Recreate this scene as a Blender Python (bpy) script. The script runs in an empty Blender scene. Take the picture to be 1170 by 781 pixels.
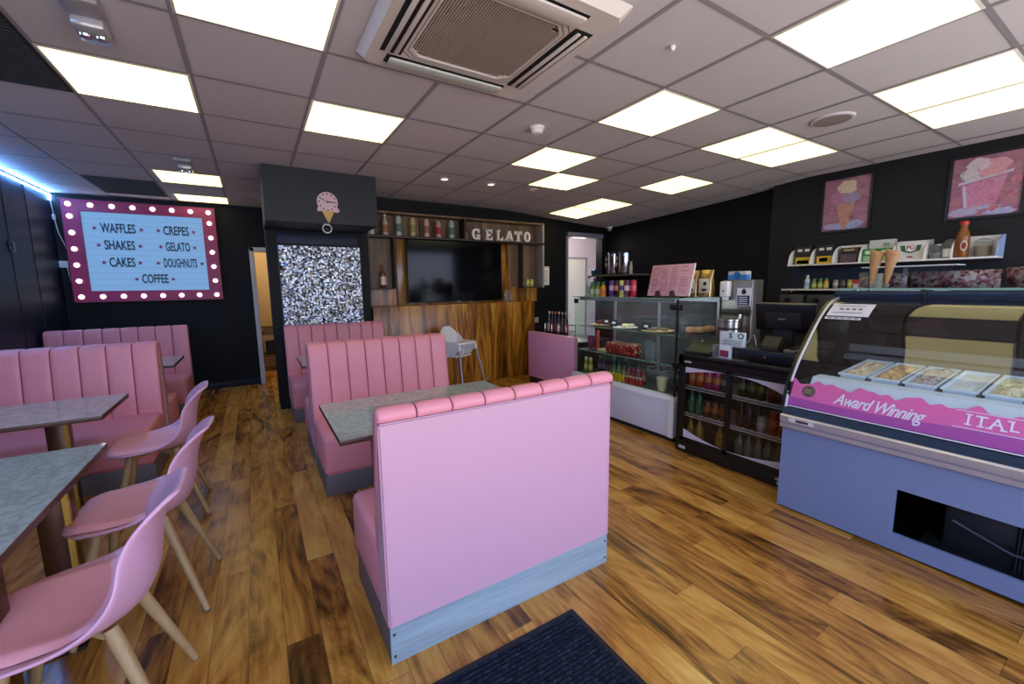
SKY, EXPO, PANEL = 6.0, 0.0, 2.4
import bpy, bmesh, math, random
from mathutils import Vector, Matrix, noise
random.seed(7)
SC = bpy.context.scene
COL = SC.collection
PI = math.pi

# ------------------------------------------------------------------ materials
def lin(h):
    h = h.lstrip('#')
    o = []
    for i in (0, 2, 4):
        c = int(h[i:i+2], 16) / 255
        o.append(c / 12.92 if c <= .04045 else ((c + .055) / 1.055) ** 2.4)
    return tuple(o) + (1,)

MATS = {}
def nodes_of(name):
    m = bpy.data.materials.new(name)
    m.use_nodes = True
    nt = m.node_tree
    return m, nt, nt.nodes['Principled BSDF']

def P(name, hexc, rough=.5, metal=0., var=.08, scale=14., bump=0., bscale=80., spec=.5, coat=0., trans=0., sheen=0.):
    """a plain surface: one colour with a faint procedural unevenness, optional bump"""
    if name in MATS: return MATS[name]
    m, nt, b = nodes_of(name)
    c = lin(hexc)
    tc = nt.nodes.new('ShaderNodeTexCoord')
    n = nt.nodes.new('ShaderNodeTexNoise'); n.inputs['Scale'].default_value = scale; n.inputs['Detail'].default_value = 3
    nt.links.new(tc.outputs['Object'], n.inputs['Vector'])
    r = nt.nodes.new('ShaderNodeMix'); r.data_type = 'RGBA'
    r.inputs[6].default_value = tuple(x * (1 - var) for x in c[:3]) + (1,)
    r.inputs[7].default_value = tuple(min(1, x * (1 + var)) for x in c[:3]) + (1,)
    nt.links.new(n.outputs['Fac'], r.inputs[0])
    nt.links.new(r.outputs[2], b.inputs['Base Color'])
    b.inputs['Roughness'].default_value = rough
    b.inputs['Metallic'].default_value = metal
    b.inputs['Specular IOR Level'].default_value = spec
    b.inputs['Coat Weight'].default_value = coat
    b.inputs['Transmission Weight'].default_value = trans
    b.inputs['Sheen Weight'].default_value = sheen
    if bump:
        n2 = nt.nodes.new('ShaderNodeTexNoise'); n2.inputs['Scale'].default_value = bscale; n2.inputs['Detail'].default_value = 4
        nt.links.new(tc.outputs['Object'], n2.inputs['Vector'])
        bp = nt.nodes.new('ShaderNodeBump'); bp.inputs['Strength'].default_value = bump; bp.inputs['Distance'].default_value = .01
        nt.links.new(n2.outputs['Fac'], bp.inputs['Height'])
        nt.links.new(bp.outputs['Normal'], b.inputs['Normal'])
    MATS[name] = m
    return m

def EM(name, rgb, strength=1., base=.8):
    if name in MATS: return MATS[name]
    m, nt, b = nodes_of(name)
    b.inputs['Base Color'].default_value = (base, base, base, 1)
    b.inputs['Emission Color'].default_value = tuple(rgb) + (1,)
    b.inputs['Emission Strength'].default_value = strength
    MATS[name] = m
    return m

def GL(name, tint=(1, 1, 1), ior=1.5, rough=0., haze=0.):
    """thin sheet of glass: clear, with mirror reflections that grow towards grazing angles"""
    if name in MATS: return MATS[name]
    m = bpy.data.materials.new(name); m.use_nodes = True
    nt = m.node_tree; nt.nodes.clear()
    o = nt.nodes.new('ShaderNodeOutputMaterial')
    t = nt.nodes.new('ShaderNodeBsdfTransparent'); t.inputs[0].default_value = tuple(tint) + (1,)
    g = nt.nodes.new('ShaderNodeBsdfGlossy'); g.inputs['Roughness'].default_value = rough
    lw = nt.nodes.new('ShaderNodeLayerWeight'); lw.inputs['Blend'].default_value = .5
    pw = nt.nodes.new('ShaderNodeMath'); pw.operation = 'POWER'; pw.inputs[1].default_value = 4.5; nt.links.new(lw.outputs['Facing'], pw.inputs[0])
    f0 = ((ior - 1) / (ior + 1)) ** 2
    f = nt.nodes.new('ShaderNodeMapRange'); f.inputs['To Min'].default_value = f0; nt.links.new(pw.outputs[0], f.inputs['Value'])
    x = nt.nodes.new('ShaderNodeMixShader')
    nt.links.new(f.outputs[0], x.inputs[0]); nt.links.new(t.outputs[0], x.inputs[1]); nt.links.new(g.outputs[0], x.inputs[2])
    last = x
    if haze:
        d = nt.nodes.new('ShaderNodeBsdfDiffuse'); d.inputs[0].default_value = (.8, .82, .85, 1)
        y = nt.nodes.new('ShaderNodeMixShader'); y.inputs[0].default_value = haze
        nt.links.new(x.outputs[0], y.inputs[1]); nt.links.new(d.outputs[0], y.inputs[2]); last = y
    nt.links.new(last.outputs[0], o.inputs[0])
    MATS[name] = m
    return m

def ramp(nt, stops, interp='LINEAR'):
    r = nt.nodes.new('ShaderNodeValToRGB'); r.color_ramp.interpolation = interp
    e = r.color_ramp.elements
    while len(e) > 1: e.remove(e[-1])
    e[0].position = stops[0][0]; e[0].color = lin(stops[0][1])
    for p, c in stops[1:]:
        k = e.new(p); k.color = lin(c)
    return r

def WOOD(name, stops, along='y', stretch=9., scale=3.2, rough=.35, planks=None, mortar='3a2410', swirl=1.6, bump=.05, plankvar=.35):
    """wood grain stretched along one axis; planks=(width, length) adds boards with their own tone and grain"""
    if name in MATS: return MATS[name]
    m, nt, b = nodes_of(name)
    L = nt.links.new
    tc = nt.nodes.new('ShaderNodeTexCoord')
    sep = nt.nodes.new('ShaderNodeSeparateXYZ'); L(tc.outputs['Object'], sep.inputs[0])
    # u = along the grain, v and w across it
    ax = {'x': ('X', 'Y', 'Z'), 'y': ('Y', 'X', 'Z'), 'z': ('Z', 'X', 'Y')}[along]
    def math_(op, a, bb=None):
        n = nt.nodes.new('ShaderNodeMath'); n.operation = op
        for i, q in enumerate((a, bb)):
            if q is None: continue
            if isinstance(q, (int, float)): n.inputs[i].default_value = q
            else: L(q, n.inputs[i])
        return n.outputs[0]
    u, v, w = (sep.outputs[k] for k in ax)
    off = None
    if planks:
        pw, pl = planks
        row = math_('FLOOR', math_('DIVIDE', v, pw))
        wn = nt.nodes.new('ShaderNodeTexWhiteNoise'); wn.noise_dimensions = '1D'; L(row, wn.inputs['W'])
        sh = math_('ADD', math_('DIVIDE', u, pl), wn.outputs['Value'])
        colm = math_('FLOOR', sh)
        cid = math_('ADD', math_('MULTIPLY', row, 17.31), math_('MULTIPLY', colm, 5.77))
        wn2 = nt.nodes.new('ShaderNodeTexWhiteNoise'); wn2.noise_dimensions = '1D'; L(cid, wn2.inputs['W'])
        off = wn2
    comb = nt.nodes.new('ShaderNodeCombineXYZ')
    L(math_('DIVIDE', u, stretch), comb.inputs[0]); L(v, comb.inputs[1])
    if off:
        L(math_('ADD', w, math_('MULTIPLY', off.outputs['Value'], 37.)), comb.inputs[2])
    else:
        L(w, comb.inputs[2])
    n1 = nt.nodes.new('ShaderNodeTexNoise'); n1.inputs['Scale'].default_value = scale; n1.inputs['Detail'].default_value = 5
    n1.inputs['Roughness'].default_value = .62; n1.inputs['Distortion'].default_value = swirl
    L(comb.outputs[0], n1.inputs['Vector'])
    n2 = nt.nodes.new('ShaderNodeTexNoise'); n2.inputs['Scale'].default_value = scale * 14; n2.inputs['Detail'].default_value = 3
    comb2 = nt.nodes.new('ShaderNodeCombineXYZ')
    L(math_('DIVIDE', u, stretch * 3), comb2.inputs[0]); L(v, comb2.inputs[1]); L(w, comb2.inputs[2])
    L(comb2.outputs[0], n2.inputs['Vector'])
    val = math_('ADD', math_('MULTIPLY', n1.outputs['Fac'], .74), math_('MULTIPLY', n2.outputs['Fac'], .26))
    if off:
        val = math_('ADD', val, math_('MULTIPLY', math_('SUBTRACT', off.outputs['Value'], .5), plankvar))
    r = ramp(nt, stops); L(val, r.inputs[0])
    col = r.outputs[0]
    if planks:
        fv = math_('ABSOLUTE', math_('SUBTRACT', math_('FRACT', math_('DIVIDE', v, pw)), .5))
        fu = math_('ABSOLUTE', math_('SUBTRACT', math_('FRACT', sh), .5))
        g1 = math_('GREATER_THAN', fv, .5 - .0018 / pw)
        g2 = math_('GREATER_THAN', fu, .5 - .0016 / pl)
        gap = math_('MAXIMUM', g1, g2)
        mx = nt.nodes.new('ShaderNodeMix'); mx.data_type = 'RGBA'
        L(math_('MULTIPLY', gap, .55), mx.inputs[0]); L(col, mx.inputs[6]); mx.inputs[7].default_value = lin(mortar)
        col = mx.outputs[2]
    L(col, b.inputs['Base Color'])
    b.inputs['Roughness'].default_value = rough
    if bump:
        bp = nt.nodes.new('ShaderNodeBump'); bp.inputs['Strength'].default_value = bump; bp.inputs['Distance'].default_value = .004
        L(val, bp.inputs['Height']); L(bp.outputs['Normal'], b.inputs['Normal'])
    MATS[name] = m
    return m

def MARBLE(name, stops, scale=3., rough=.15, stretch=(1, 1, 1), dist=1.2, detail=8):
    if name in MATS: return MATS[name]
    m, nt, b = nodes_of(name)
    tc = nt.nodes.new('ShaderNodeTexCoord')
    mp = nt.nodes.new('ShaderNodeMapping'); mp.inputs['Scale'].default_value = stretch
    nt.links.new(tc.outputs['Object'], mp.inputs[0])
    n = nt.nodes.new('ShaderNodeTexNoise'); n.inputs['Scale'].default_value = scale; n.inputs['Detail'].default_value = detail
    n.inputs['Distortion'].default_value = dist; n.inputs['Roughness'].default_value = .6
    nt.links.new(mp.outputs[0], n.inputs['Vector'])
    r = ramp(nt, stops); nt.links.new(n.outputs['Fac'], r.inputs[0])
    nt.links.new(r.outputs[0], b.inputs['Base Color'])
    b.inputs['Roughness'].default_value = rough
    MATS[name] = m
    return m

def CELLS(name, stops, scale=40., rough=.4, stretch=(1, 1, 1)):
    """a jumble of coloured pieces (sweets, printed packets)"""
    if name in MATS: return MATS[name]
    m, nt, b = nodes_of(name)
    tc = nt.nodes.new('ShaderNodeTexCoord')
    mp = nt.nodes.new('ShaderNodeMapping'); mp.inputs['Scale'].default_value = stretch
    nt.links.new(tc.outputs['Object'], mp.inputs[0])
    n = nt.nodes.new('ShaderNodeTexVoronoi'); n.inputs['Scale'].default_value = scale
    nt.links.new(mp.outputs[0], n.inputs['Vector'])
    s = nt.nodes.new('ShaderNodeSeparateColor'); nt.links.new(n.outputs['Color'], s.inputs[0])
    r = ramp(nt, stops, 'CONSTANT'); nt.links.new(s.outputs[0], r.inputs[0])
    nt.links.new(r.outputs[0], b.inputs['Base Color'])
    b.inputs['Roughness'].default_value = rough
    MATS[name] = m
    return m

# ------------------------------------------------------------------ mesh building
class G:
    """collects shapes; .obj() links them as one mesh object"""
    def __init__(s): s.bm = bmesh.new()
    def _new(s, before, mi):
        for f in s.bm.faces:
            if f.index == -1 or f not in before: f.material_index = mi
    def _faces(s, verts, faces, mi=0, smooth=False):
        vs = [s.bm.verts.new(v) for v in verts]
        out = []
        for f in faces:
            try:
                q = s.bm.faces.new([vs[i] for i in f]); q.material_index = mi; q.smooth = smooth; out.append(q)
            except ValueError: pass
        return vs, out
    def box(s, x0, y0, z0, x1, y1, z1, mi=0, bev=0., seg=2):
        x0, x1 = min(x0, x1), max(x0, x1); y0, y1 = min(y0, y1), max(y0, y1); z0, z1 = min(z0, z1), max(z0, z1)
        v = [(x, y, z) for z in (z0, z1) for y in (y0, y1) for x in (x0, x1)]
        vs, fs = s._faces(v, [(0, 2, 3, 1), (4, 5, 7, 6), (0, 1, 5, 4), (2, 6, 7, 3), (0, 4, 6, 2), (1, 3, 7, 5)], mi)
        if bev:
            es = list({e for f in fs for e in f.edges})
            r = bmesh.ops.bevel(s.bm, geom=es, offset=bev, segments=seg, affect='EDGES', profile=.5, clamp_overlap=True)
            for f in r['faces']: f.material_index = mi
        return s
    def obox(s, c, ax, size, mi=0, bev=0.):
        """box centred at c with rotation matrix ax (3x3) and full sizes"""
        n0 = set(s.bm.verts)
        s.box(-size[0]/2, -size[1]/2, -size[2]/2, size[0]/2, size[1]/2, size[2]/2, mi, bev)
        M = Matrix.Translation(Vector(c)) @ ax.to_4x4()
        for v in s.bm.verts:
            if v not in n0: v.co = M @ v.co
        return s
    def lathe(s, prof, c=(0, 0, 0), seg=24, mi=0, axis='z', cap=True, smooth=True, mis=None):
        rings = []
        for r, h in prof:
            ring = []
            for k in range(seg):
                a = 2 * PI * k / seg
                p = (r * math.cos(a), r * math.sin(a), h)
                if axis == 'x': p = (h, p[0], p[1])
                elif axis == 'y': p = (p[1], h, p[0])
                ring.append(s.bm.verts.new((p[0] + c[0], p[1] + c[1], p[2] + c[2])))
            rings.append(ring)
        for i in range(len(rings) - 1):
            for k in range(seg):
                f = s.bm.faces.new((rings[i][k], rings[i][(k + 1) % seg], rings[i+1][(k + 1) % seg], rings[i+1][k]))
                f.material_index = mis[i] if mis else mi; f.smooth = smooth
        if cap:
            for ring, rev in ((rings[0], True), (rings[-1], False)):
                f = s.bm.faces.new(ring[::-1] if rev else ring)
                f.material_index = (mis[0] if rev else mis[-1]) if mis else mi
        return s
    def cyl(s, c, r, h, seg=24, mi=0, axis='z', r2=None):
        return s.lathe([(r, 0), (r if r2 is None else r2, h)], c, seg, mi, axis)
    def tube(s, pts, r, seg=10, mi=0, cyclic=False, taper=None):
        pts = [Vector(p) for p in pts]
        n = len(pts); rings = []
        up = Vector((0, 0, 1))
        for i, p in enumerate(pts):
            a = pts[i-1] if (i > 0 or cyclic) else p
            b = pts[(i+1) % n] if (i < n-1 or cyclic) else p
            t = (b - a).normalized()
            q = t.cross(up if abs(t.z) < .95 else Vector((1, 0, 0))).normalized()
            w = q.cross(t)
            rr = taper[i] if taper else r
            rings.append([s.bm.verts.new(p + rr * (math.cos(2*PI*k/seg) * q + math.sin(2*PI*k/seg) * w)) for k in range(seg)])
        for i in range(n if cyclic else n - 1):
            A, B = rings[i], rings[(i+1) % n]
            for k in range(seg):
                f = s.bm.faces.new((A[k], A[(k+1) % seg], B[(k+1) % seg], B[k])); f.material_index = mi; f.smooth = True
        if not cyclic:
            f = s.bm.faces.new(rings[0][::-1]); f.material_index = mi
            f = s.bm.faces.new(rings[-1]); f.material_index = mi
        return s
    def prism(s, poly, a, b, plane='xy', mi=0, smooth=False):
        """extrude a 2D outline from a to b along the axis the plane leaves out"""
        def pt(p, h):
            return {'xy': (p[0], p[1], h), 'xz': (p[0], h, p[1]), 'yz': (h, p[0], p[1])}[plane]
        n = len(poly)
        vs, fs = s._faces([pt(p, a) for p in poly] + [pt(p, b) for p in poly],
                 [tuple(range(n))[::-1], tuple(range(n, 2*n))] + [(i, (i+1) % n, n + (i+1) % n, n + i) for i in range(n)], mi)
        return s
    def sphere(s, c, r, mi=0, u=16, v=10, sc=(1, 1, 1)):
        prof = [(r * math.sin(PI * (k + .001) / (v + .002)) + 1e-5, -r * math.cos(PI * k / v)) for k in range(v + 1)]
        n0 = set(s.bm.verts)
        s.lathe(prof, (0, 0, 0), u, mi)
        for w in s.bm.verts:
            if w not in n0: w.co = Vector((w.co.x * sc[0] + c[0], w.co.y * sc[1] + c[1], w.co.z * sc[2] + c[2]))
        return s
    def surf(s, fn, nu, nv, mi=0, cu=False, cv=False, smooth=True):
        vs = [[s.bm.verts.new(fn(i / (nu if cu else nu - 1), j / (nv if cv else nv - 1))) for j in range(nv)] for i in range(nu)]
        for i in range(nu if cu else nu - 1):
            for j in range(nv if cv else nv - 1):
                f = s.bm.faces.new((vs[i][j], vs[(i+1) % nu][j], vs[(i+1) % nu][(j+1) % nv], vs[i][(j+1) % nv]))
                f.material_index = mi; f.smooth = smooth
        return vs
    def text(s, body, size, fn, depth=.004, mi=0, shear=0., offset=0., spacing=1., align='CENTER', xscale=1.):
        """lettering: fn maps the flat text's (u, v, h) to the place it stands"""
        cu = bpy.data.curves.new('t', 'FONT'); cu.body = body; cu.size = size; cu.extrude = depth / 2
        cu.align_x = align; cu.align_y = 'CENTER'; cu.shear = shear; cu.offset = offset; cu.space_character = spacing
        cu.resolution_u = 3
        o = bpy.data.objects.new('t', cu); COL.objects.link(o)
        dg = bpy.context.evaluated_depsgraph_get()
        me = bpy.data.meshes.new_from_object(o.evaluated_get(dg))
        n0 = len(s.bm.verts); f0 = len(s.bm.faces)
        s.bm.from_mesh(me)
        s.bm.verts.ensure_lookup_table(); s.bm.faces.ensure_lookup_table()
        for v in s.bm.verts[n0:]: v.co = Vector(fn(v.co.x * xscale, v.co.y, v.co.z))
        for f in s.bm.faces[f0:]: f.material_index = mi
        bpy.data.objects.remove(o); bpy.data.curves.remove(cu); bpy.data.meshes.remove(me)
        return s
    def move(s, d):
        for v in s.bm.verts: v.co += Vector(d)
        return s
    def obj(s, name, mats, parent=None, sharp=35, smooth=True, fix=True):
        if fix: bmesh.ops.recalc_face_normals(s.bm, faces=s.bm.faces)
        if parent is not None:
            r = parent
            while r.parent is not None: r = r.parent
            off = Vector(r.location)
            for v in s.bm.verts: v.co -= off
        me = bpy.data.meshes.new(name); s.bm.to_mesh(me); s.bm.free()
        for m in (mats if isinstance(mats, (list, tuple)) else [mats]): me.materials.append(m)
        if smooth:
            me.shade_smooth(); me.set_sharp_from_angle(angle=math.radians(sharp))
        o = bpy.data.objects.new(name, me); COL.objects.link(o)
        if parent is not None: o.parent = parent
        return o

def tag(o, label, cat, group=None, kind=None):
    if label: o['label'] = label
    if cat: o['category'] = cat
    if group: o['group'] = group
    if kind: o['kind'] = kind
    return o
def thing(name, label, cat, loc=(0, 0, 0), group=None):
    o = bpy.data.objects.new(name, None); COL.objects.link(o); o.empty_display_size = .05
    o.location = loc
    return tag(o, label, cat, group)
def struct(o): o['kind'] = 'structure'; return o
def copy_thing(o, loc, rz=None, label=None, group=None):
    c = o.copy(); COL.objects.link(c); c.location = loc
    if rz is not None: c.rotation_euler = (0, 0, rz)
    if label: c['label'] = label
    if group: c['group'] = group
    for a in o.children:
        d = a.copy(); COL.objects.link(d); d.parent = c
        for b in a.children:
            e = b.copy(); COL.objects.link(e); e.parent = d
    return c
def recentre(o, loc):
    """a one-mesh thing built in world coordinates: put its origin at its base"""
    o.data.transform(Matrix.Translation(-Vector(loc))); o.location = loc
    return o

# ------------------------------------------------------------------ camera
cam = bpy.data.cameras.new('camera'); co = bpy.data.objects.new('camera', cam); COL.objects.link(co)
_p, _r, _y = math.radians(7.67349447), math.radians(.77302588), math.radians(31.6262965)
def camrot():
    Rr = Matrix(((math.cos(_r), -math.sin(_r), 0), (math.sin(_r), math.cos(_r), 0), (0, 0, 1)))
    Pm = Matrix(((1, 0, 0), (0, math.cos(_p), math.sin(_p)), (0, -math.sin(_p), math.cos(_p))))
    B = Matrix(((1, 0, 0), (0, 0, 1), (0, -1, 0)))
    Y = Matrix(((math.cos(_y), math.sin(_y), 0), (-math.sin(_y), math.cos(_y), 0), (0, 0, 1)))
    return Y @ Pm @ B @ Rr
_M = camrot()
co.matrix_world = Matrix.Translation((0, 0, 1.40)) @ Matrix((( _M[0][0], -_M[0][1], -_M[0][2]), (_M[1][0], -_M[1][1], -_M[1][2]), (_M[2][0], -_M[2][1], -_M[2][2]))).to_4x4()
cam.sensor_width = 36; cam.lens = 475.743305 / 1170 * 36; cam.clip_start = .02; cam.clip_end = 200
SC.camera = co
CH = 2.569    # ceiling height
# ------------------------------------------------------------------ palette
M_floor = WOOD('floor_wood', [(.26, '321b08'), (.37, '633c13'), (.45, '966124'), (.54, 'b77e34'), (.67, 'cd9a48'), (.85, 'dcb263')], 'y', 3.6, 3.4, .24, (.127, 1.22), swirl=3.2, bump=.03, plankvar=.20)
M_tile = P('ceiling_tile', 'cac7cf', .9, var=.03, scale=30, bump=.15, bscale=240, spec=.2)
M_bar = P('ceiling_bar', '938f97', .6, var=.02)
M_wall_b = P('wall_black', '06070b', .6, var=.15, scale=3, spec=.25)
M_wall_n = P('wall_navy', '0c1830', .5, var=.15, scale=2, spec=.35)
M_wall_r = P('wall_charcoal', '19191d', .6, var=.1, scale=2, spec=.3)
M_wall_bulk = P('wall_slate', '131a22', .6, var=.08, scale=3)
M_cream = P('wall_cream', 'c9ae80', .8, var=.05)
M_lilac = P('wall_lilac', 'a79aa0', .8, var=.04)
M_white = P('white_plastic', 'e6e4e2', .4, var=.03)
M_offwhite = P('white_painted', 'cfcdcc', .5, var=.04)
M_pink = P('pink_vinyl', 'df8c95', .42, var=.04, scale=8, bump=.06, bscale=300)
M_pinkrear = P('pink_vinyl_flat', 'c998a7', .5, var=.03, scale=6, bump=.05, bscale=260)
M_pinkdk = P('pink_stitch', 'a8637c', .6)
M_seam = P('pink_seam', '7c3a44', .6)
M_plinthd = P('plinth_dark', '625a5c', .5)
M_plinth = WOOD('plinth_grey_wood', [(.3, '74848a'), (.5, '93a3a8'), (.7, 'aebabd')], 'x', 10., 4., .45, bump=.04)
M_shell = P('pink_shell_plastic', 'd4a0b6', .34, var=.02)
M_pad = P('pink_pad_vinyl', 'eda4ae', .5, var=.04, bump=.06, bscale=200)
M_beech = WOOD('beech', [(.3, '97784f'), (.5, 'ab8c60'), (.75, 'bfa276')], 'z', 6., 12., .5, bump=.02)
M_top = MARBLE('grey_marble', [(.25, '8f9088'), (.42, 'a2a39a'), (.52, 'aeafa5'), (.62, 'b9b9b0'), (.8, 'a4a59c')], 16., .055, dist=2.0, detail=12)
M_edge = P('table_edge_brown', '4d2c1d', .35)
M_copper = P('brown_mirror_post', '4d2a14', .28, .4)
M_gold = P('gold_trim', 'c9a24a', .25, 1.)
M_black = P('black_plastic', '0b0b0d', .35, var=.1)
M_blackm = P('black_matte', '101012', .65, var=.1)
M_steel = P('stainless_steel', 'b9b7b4', .28, 1., var=.05)
M_chrome = P('chrome', 'd5d5d8', .12, 1., var=.02)
M_dksteel = P('dark_steel', '4a4a4c', .4, .8)
M_alu = P('brushed_aluminium', 'c6c4cc', .38, .7)
M_ltgrey = P('light_grey_laminate', 'cbc7cf', .4, var=.03)
M_glass = GL('clear_glass', (.93, .97, .95), 1.45)
M_glass_f = GL('fridge_glass', (.82, .82, .8), 1.5)
M_glass_g = GL('gelato_glass', (.97, .985, .98), 1.75)
M_clear = GL('clear_acrylic', (.9, .93, .93), 1.4, haze=.08)
M_mirror = P('sequin_silver', 'd4d9e0', .42, 1., var=.1, scale=60)
M_warm = EM('lamp_diffuser', (1.0, .87, .36), PANEL)
M_led = EM('led_tape', (.16, .43, 1.), 140.)
M_bulb = EM('bulb_glow', (1., .97, .93), 5.)
M_spot = EM('spot_glow', (1., .95, .85), 6.)
M_orange = WOOD('orange_walnut', [(.33, '3d2108'), (.43, '7a4912'), (.50, 'ab6f22'), (.58, 'c48c36'), (.72, 'd6a448')], 'z', 8., 4.2, .3, (.42, 90.), swirl=2., bump=.03, plankvar=.16)
M_grey_wood = WOOD('weathered_wood', [(.25, '33261a'), (.45, '614a35'), (.6, '84694c'), (.8, '9c8465')], 'z', 8., 5., .55, (.24, 2.), swirl=1.2, bump=.05, plankvar=.15)
M_pale_wood = P('pale_board', '9c948c', .5, var=.1)

# ------------------------------------------------------------------ room shell
def dip(x, y):
    s = min(1, max(0, (x - 3.3) / 2.3)); t = min(1, max(0, (y - 2.6) / 2.9)) ** .7
    return -.17 * s * t
TX = lambda u: .6 * u - .794
TY = lambda v: .6 * v + .593
us = [-1.93] + list(range(-1, 11)); vs_ = [-2.66] + list(range(-2, 12))
g = G()
gx = [TX(u) for u in us] + [5.75, 7.3]; gy = [TY(v) for v in vs_] + [9.0]
vv = [[g.bm.verts.new((x, y, CH + dip(x, y))) for y in gy] for x in gx]
for i in range(len(gx) - 1):
    for j in range(len(gy) - 1):
        g.bm.faces.new((vv[i][j], vv[i][j+1], vv[i+1][j+1], vv[i+1][j]))
struct(g.obj('ceiling', M_tile, fix=False))
g = G()
w = .012
for x in gx[1:-1]:
    for a, b in zip(gy[:-1], gy[1:]):
        if b > 7.3 and x > .3 and x < 1.3: pass
        g._faces([(x-w, a, CH+dip(x, a)-.004), (x+w, a, CH+dip(x, a)-.004), (x+w, b, CH+dip(x, b)-.004), (x-w, b, CH+dip(x, b)-.004)], [(0, 3, 2, 1)])
for y in gy[1:-1]:
    for a, b in zip(gx[:-1], gx[1:]):
        g._faces([(a, y-w, CH+dip(a, y)-.0035), (b, y-w, CH+dip(b, y)-.0035), (b, y+w, CH+dip(b, y)-.0035), (a, y+w, CH+dip(a, y)-.0035)], [(0, 3, 2, 1)])
struct(g.obj('trim_1', M_bar, fix=False))

g = G(); g.box(-2.1, -1.1, -.12, 7.2, 9.0, 0); struct(g.obj('floor', M_floor))
g = G(); g.box(-2.05, -1.1, 0, -1.95, 7.3, 2.75)
struct(g.obj('wall_left', M_wall_n))
g = G()
for y in (2.2, 4.1, 6.0 + .02): g.box(-1.9515, y, 0, -1.944, y + .006, 2.56)
g.box(-1.9515, 6.52, 0, -1.944, 6.526, 2.56)
struct(g.obj('trim_2', M_black))
# sign wall with the door opening, and the room behind
g = G(); g.box(-2.05, 7.2, 0, .05, 7.3, 2.75); g.box(.05, 7.2, 1.95, .95, 7.3, 2.75); g.box(.95, 7.2, 0, 1.4, 7.3, 2.75)
struct(g.obj('wall_sign', M_wall_b))
g = G(); g.box(-1.95, 7.185, 0, .0, 7.2, .085, 0, .004); struct(g.obj('baseboard_sign', M_wall_n))
g = G()
g.box(.0, 7.15, 0, .06, 7.32, 2.0, 0, .004); g.box(.0, 7.15, 1.94, 1., 7.32, 2.0, 0, .004); g.box(.94, 7.15, 0, 1., 7.32, 2.0, 0, .004)
struct(g.obj('door_1', M_offwhite))
g = G(); g.box(-.5, 8.8, 0, 1.5, 8.9, 2.75); g.box(-.55, 7.3, 0, -.45, 8.8, 2.75); g.box(1.4, 5.85, 0, 1.5, 8.9, 2.75)
struct(g.obj('wall_store', M_cream))
# pillar and bulkhead
g = G(); g.box(.172, 5.45, 0, 1.27, 5.86, 2.75); struct(g.obj('wall_pillar', M_wall_b))
g = G(); g.box(.158, 4.70, 2.055, 1.21, 5.46, 2.72); struct(g.obj('wall_bulkhead', M_wall_bulk))
g = G(); g.box(.27, 5.43, 1.905, 1.14, 5.452, 2.03, 0, .004); struct(g.obj('trim_3', M_wall_n))
# back wall with the doorway to the lilac corridor
g = G(); g.box(1.27, 5.70, 0, 4.62, 5.86, 2.75); g.box(4.62, 5.70, 2.27, 5.46, 5.86, 2.75); g.box(5.46, 5.70, 0, 5.75, 5.86, 2.75)
struct(g.obj('wall_back', M_wall_b))
g = G()
g.box(4.62, 5.68, 0, 4.66, 5.88, 2.3, 0, .003); g.box(4.62, 5.68, 2.23, 5.47, 5.88, 2.30, 0, .003)
struct(g.obj('door_2', P('door_trim', '7b7690', .5)))
g = G(); g.box(4.3, 6.95, 0, 7.2, 7.05, 2.75); g.box(4.2, 5.86, 0, 4.3, 7.05, 2.75); g.box(7.1, 5.86, 0, 7.2, 7.05, 2.75)
struct(g.obj('wall_corridor', M_lilac))
g = G(); g.box(5.62, 6.91, 0, 6.16, 6.95, 1.95, 0, .003); g.box(5.60, 6.90, 0, 5.64, 6.95, 1.98, 1); g.box(6.14, 6.90, 0, 6.18, 6.95, 1.98, 1); g.box(5.6, 6.9, 1.94, 6.18, 6.95, 1.98, 1)
struct(g.obj('door_3', [P('door_leaf', 'a9a596', .5), P('door_frame_shade', '6d6763', .5)]))
# right side walls: the near one stands proud of the far one
g = G(); g.box(5.43, -1.1, 0, 5.75, 2.77, 2.75); struct(g.obj('wall_right', M_wall_r))
g = G(); g.box(5.55, 2.77, 0, 5.75, 5.70, 2.75); struct(g.obj('wall_far_right', M_wall_b))
# shop front behind the photographer
g = G(); g.box(-2.05, -1.1, 0, 5.75, -1.0, .12); g.box(-2.05, -1.1, 2.45, 5.75, -1.0, 2.75); g.box(-2.05, -1.1, .12, -1.85, -1.0, 2.45); g.box(5.35, -1.1, .12, 5.75, -1.0, 2.45)
struct(g.obj('wall_front', M_wall_n))
g = G()
for x in (-1.85, -.35, .45, 1.45, 2.3, 3.8, 5.31): g.box(x, -1.09, .12, x + .05, -1.02, 2.45)
g.box(-1.85, -1.09, .12, 5.35, -1.02, .17); g.box(-1.85, -1.09, 2.40, 5.35, -1.02, 2.45)
struct(g.obj('window_1', M_blackm))

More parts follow.
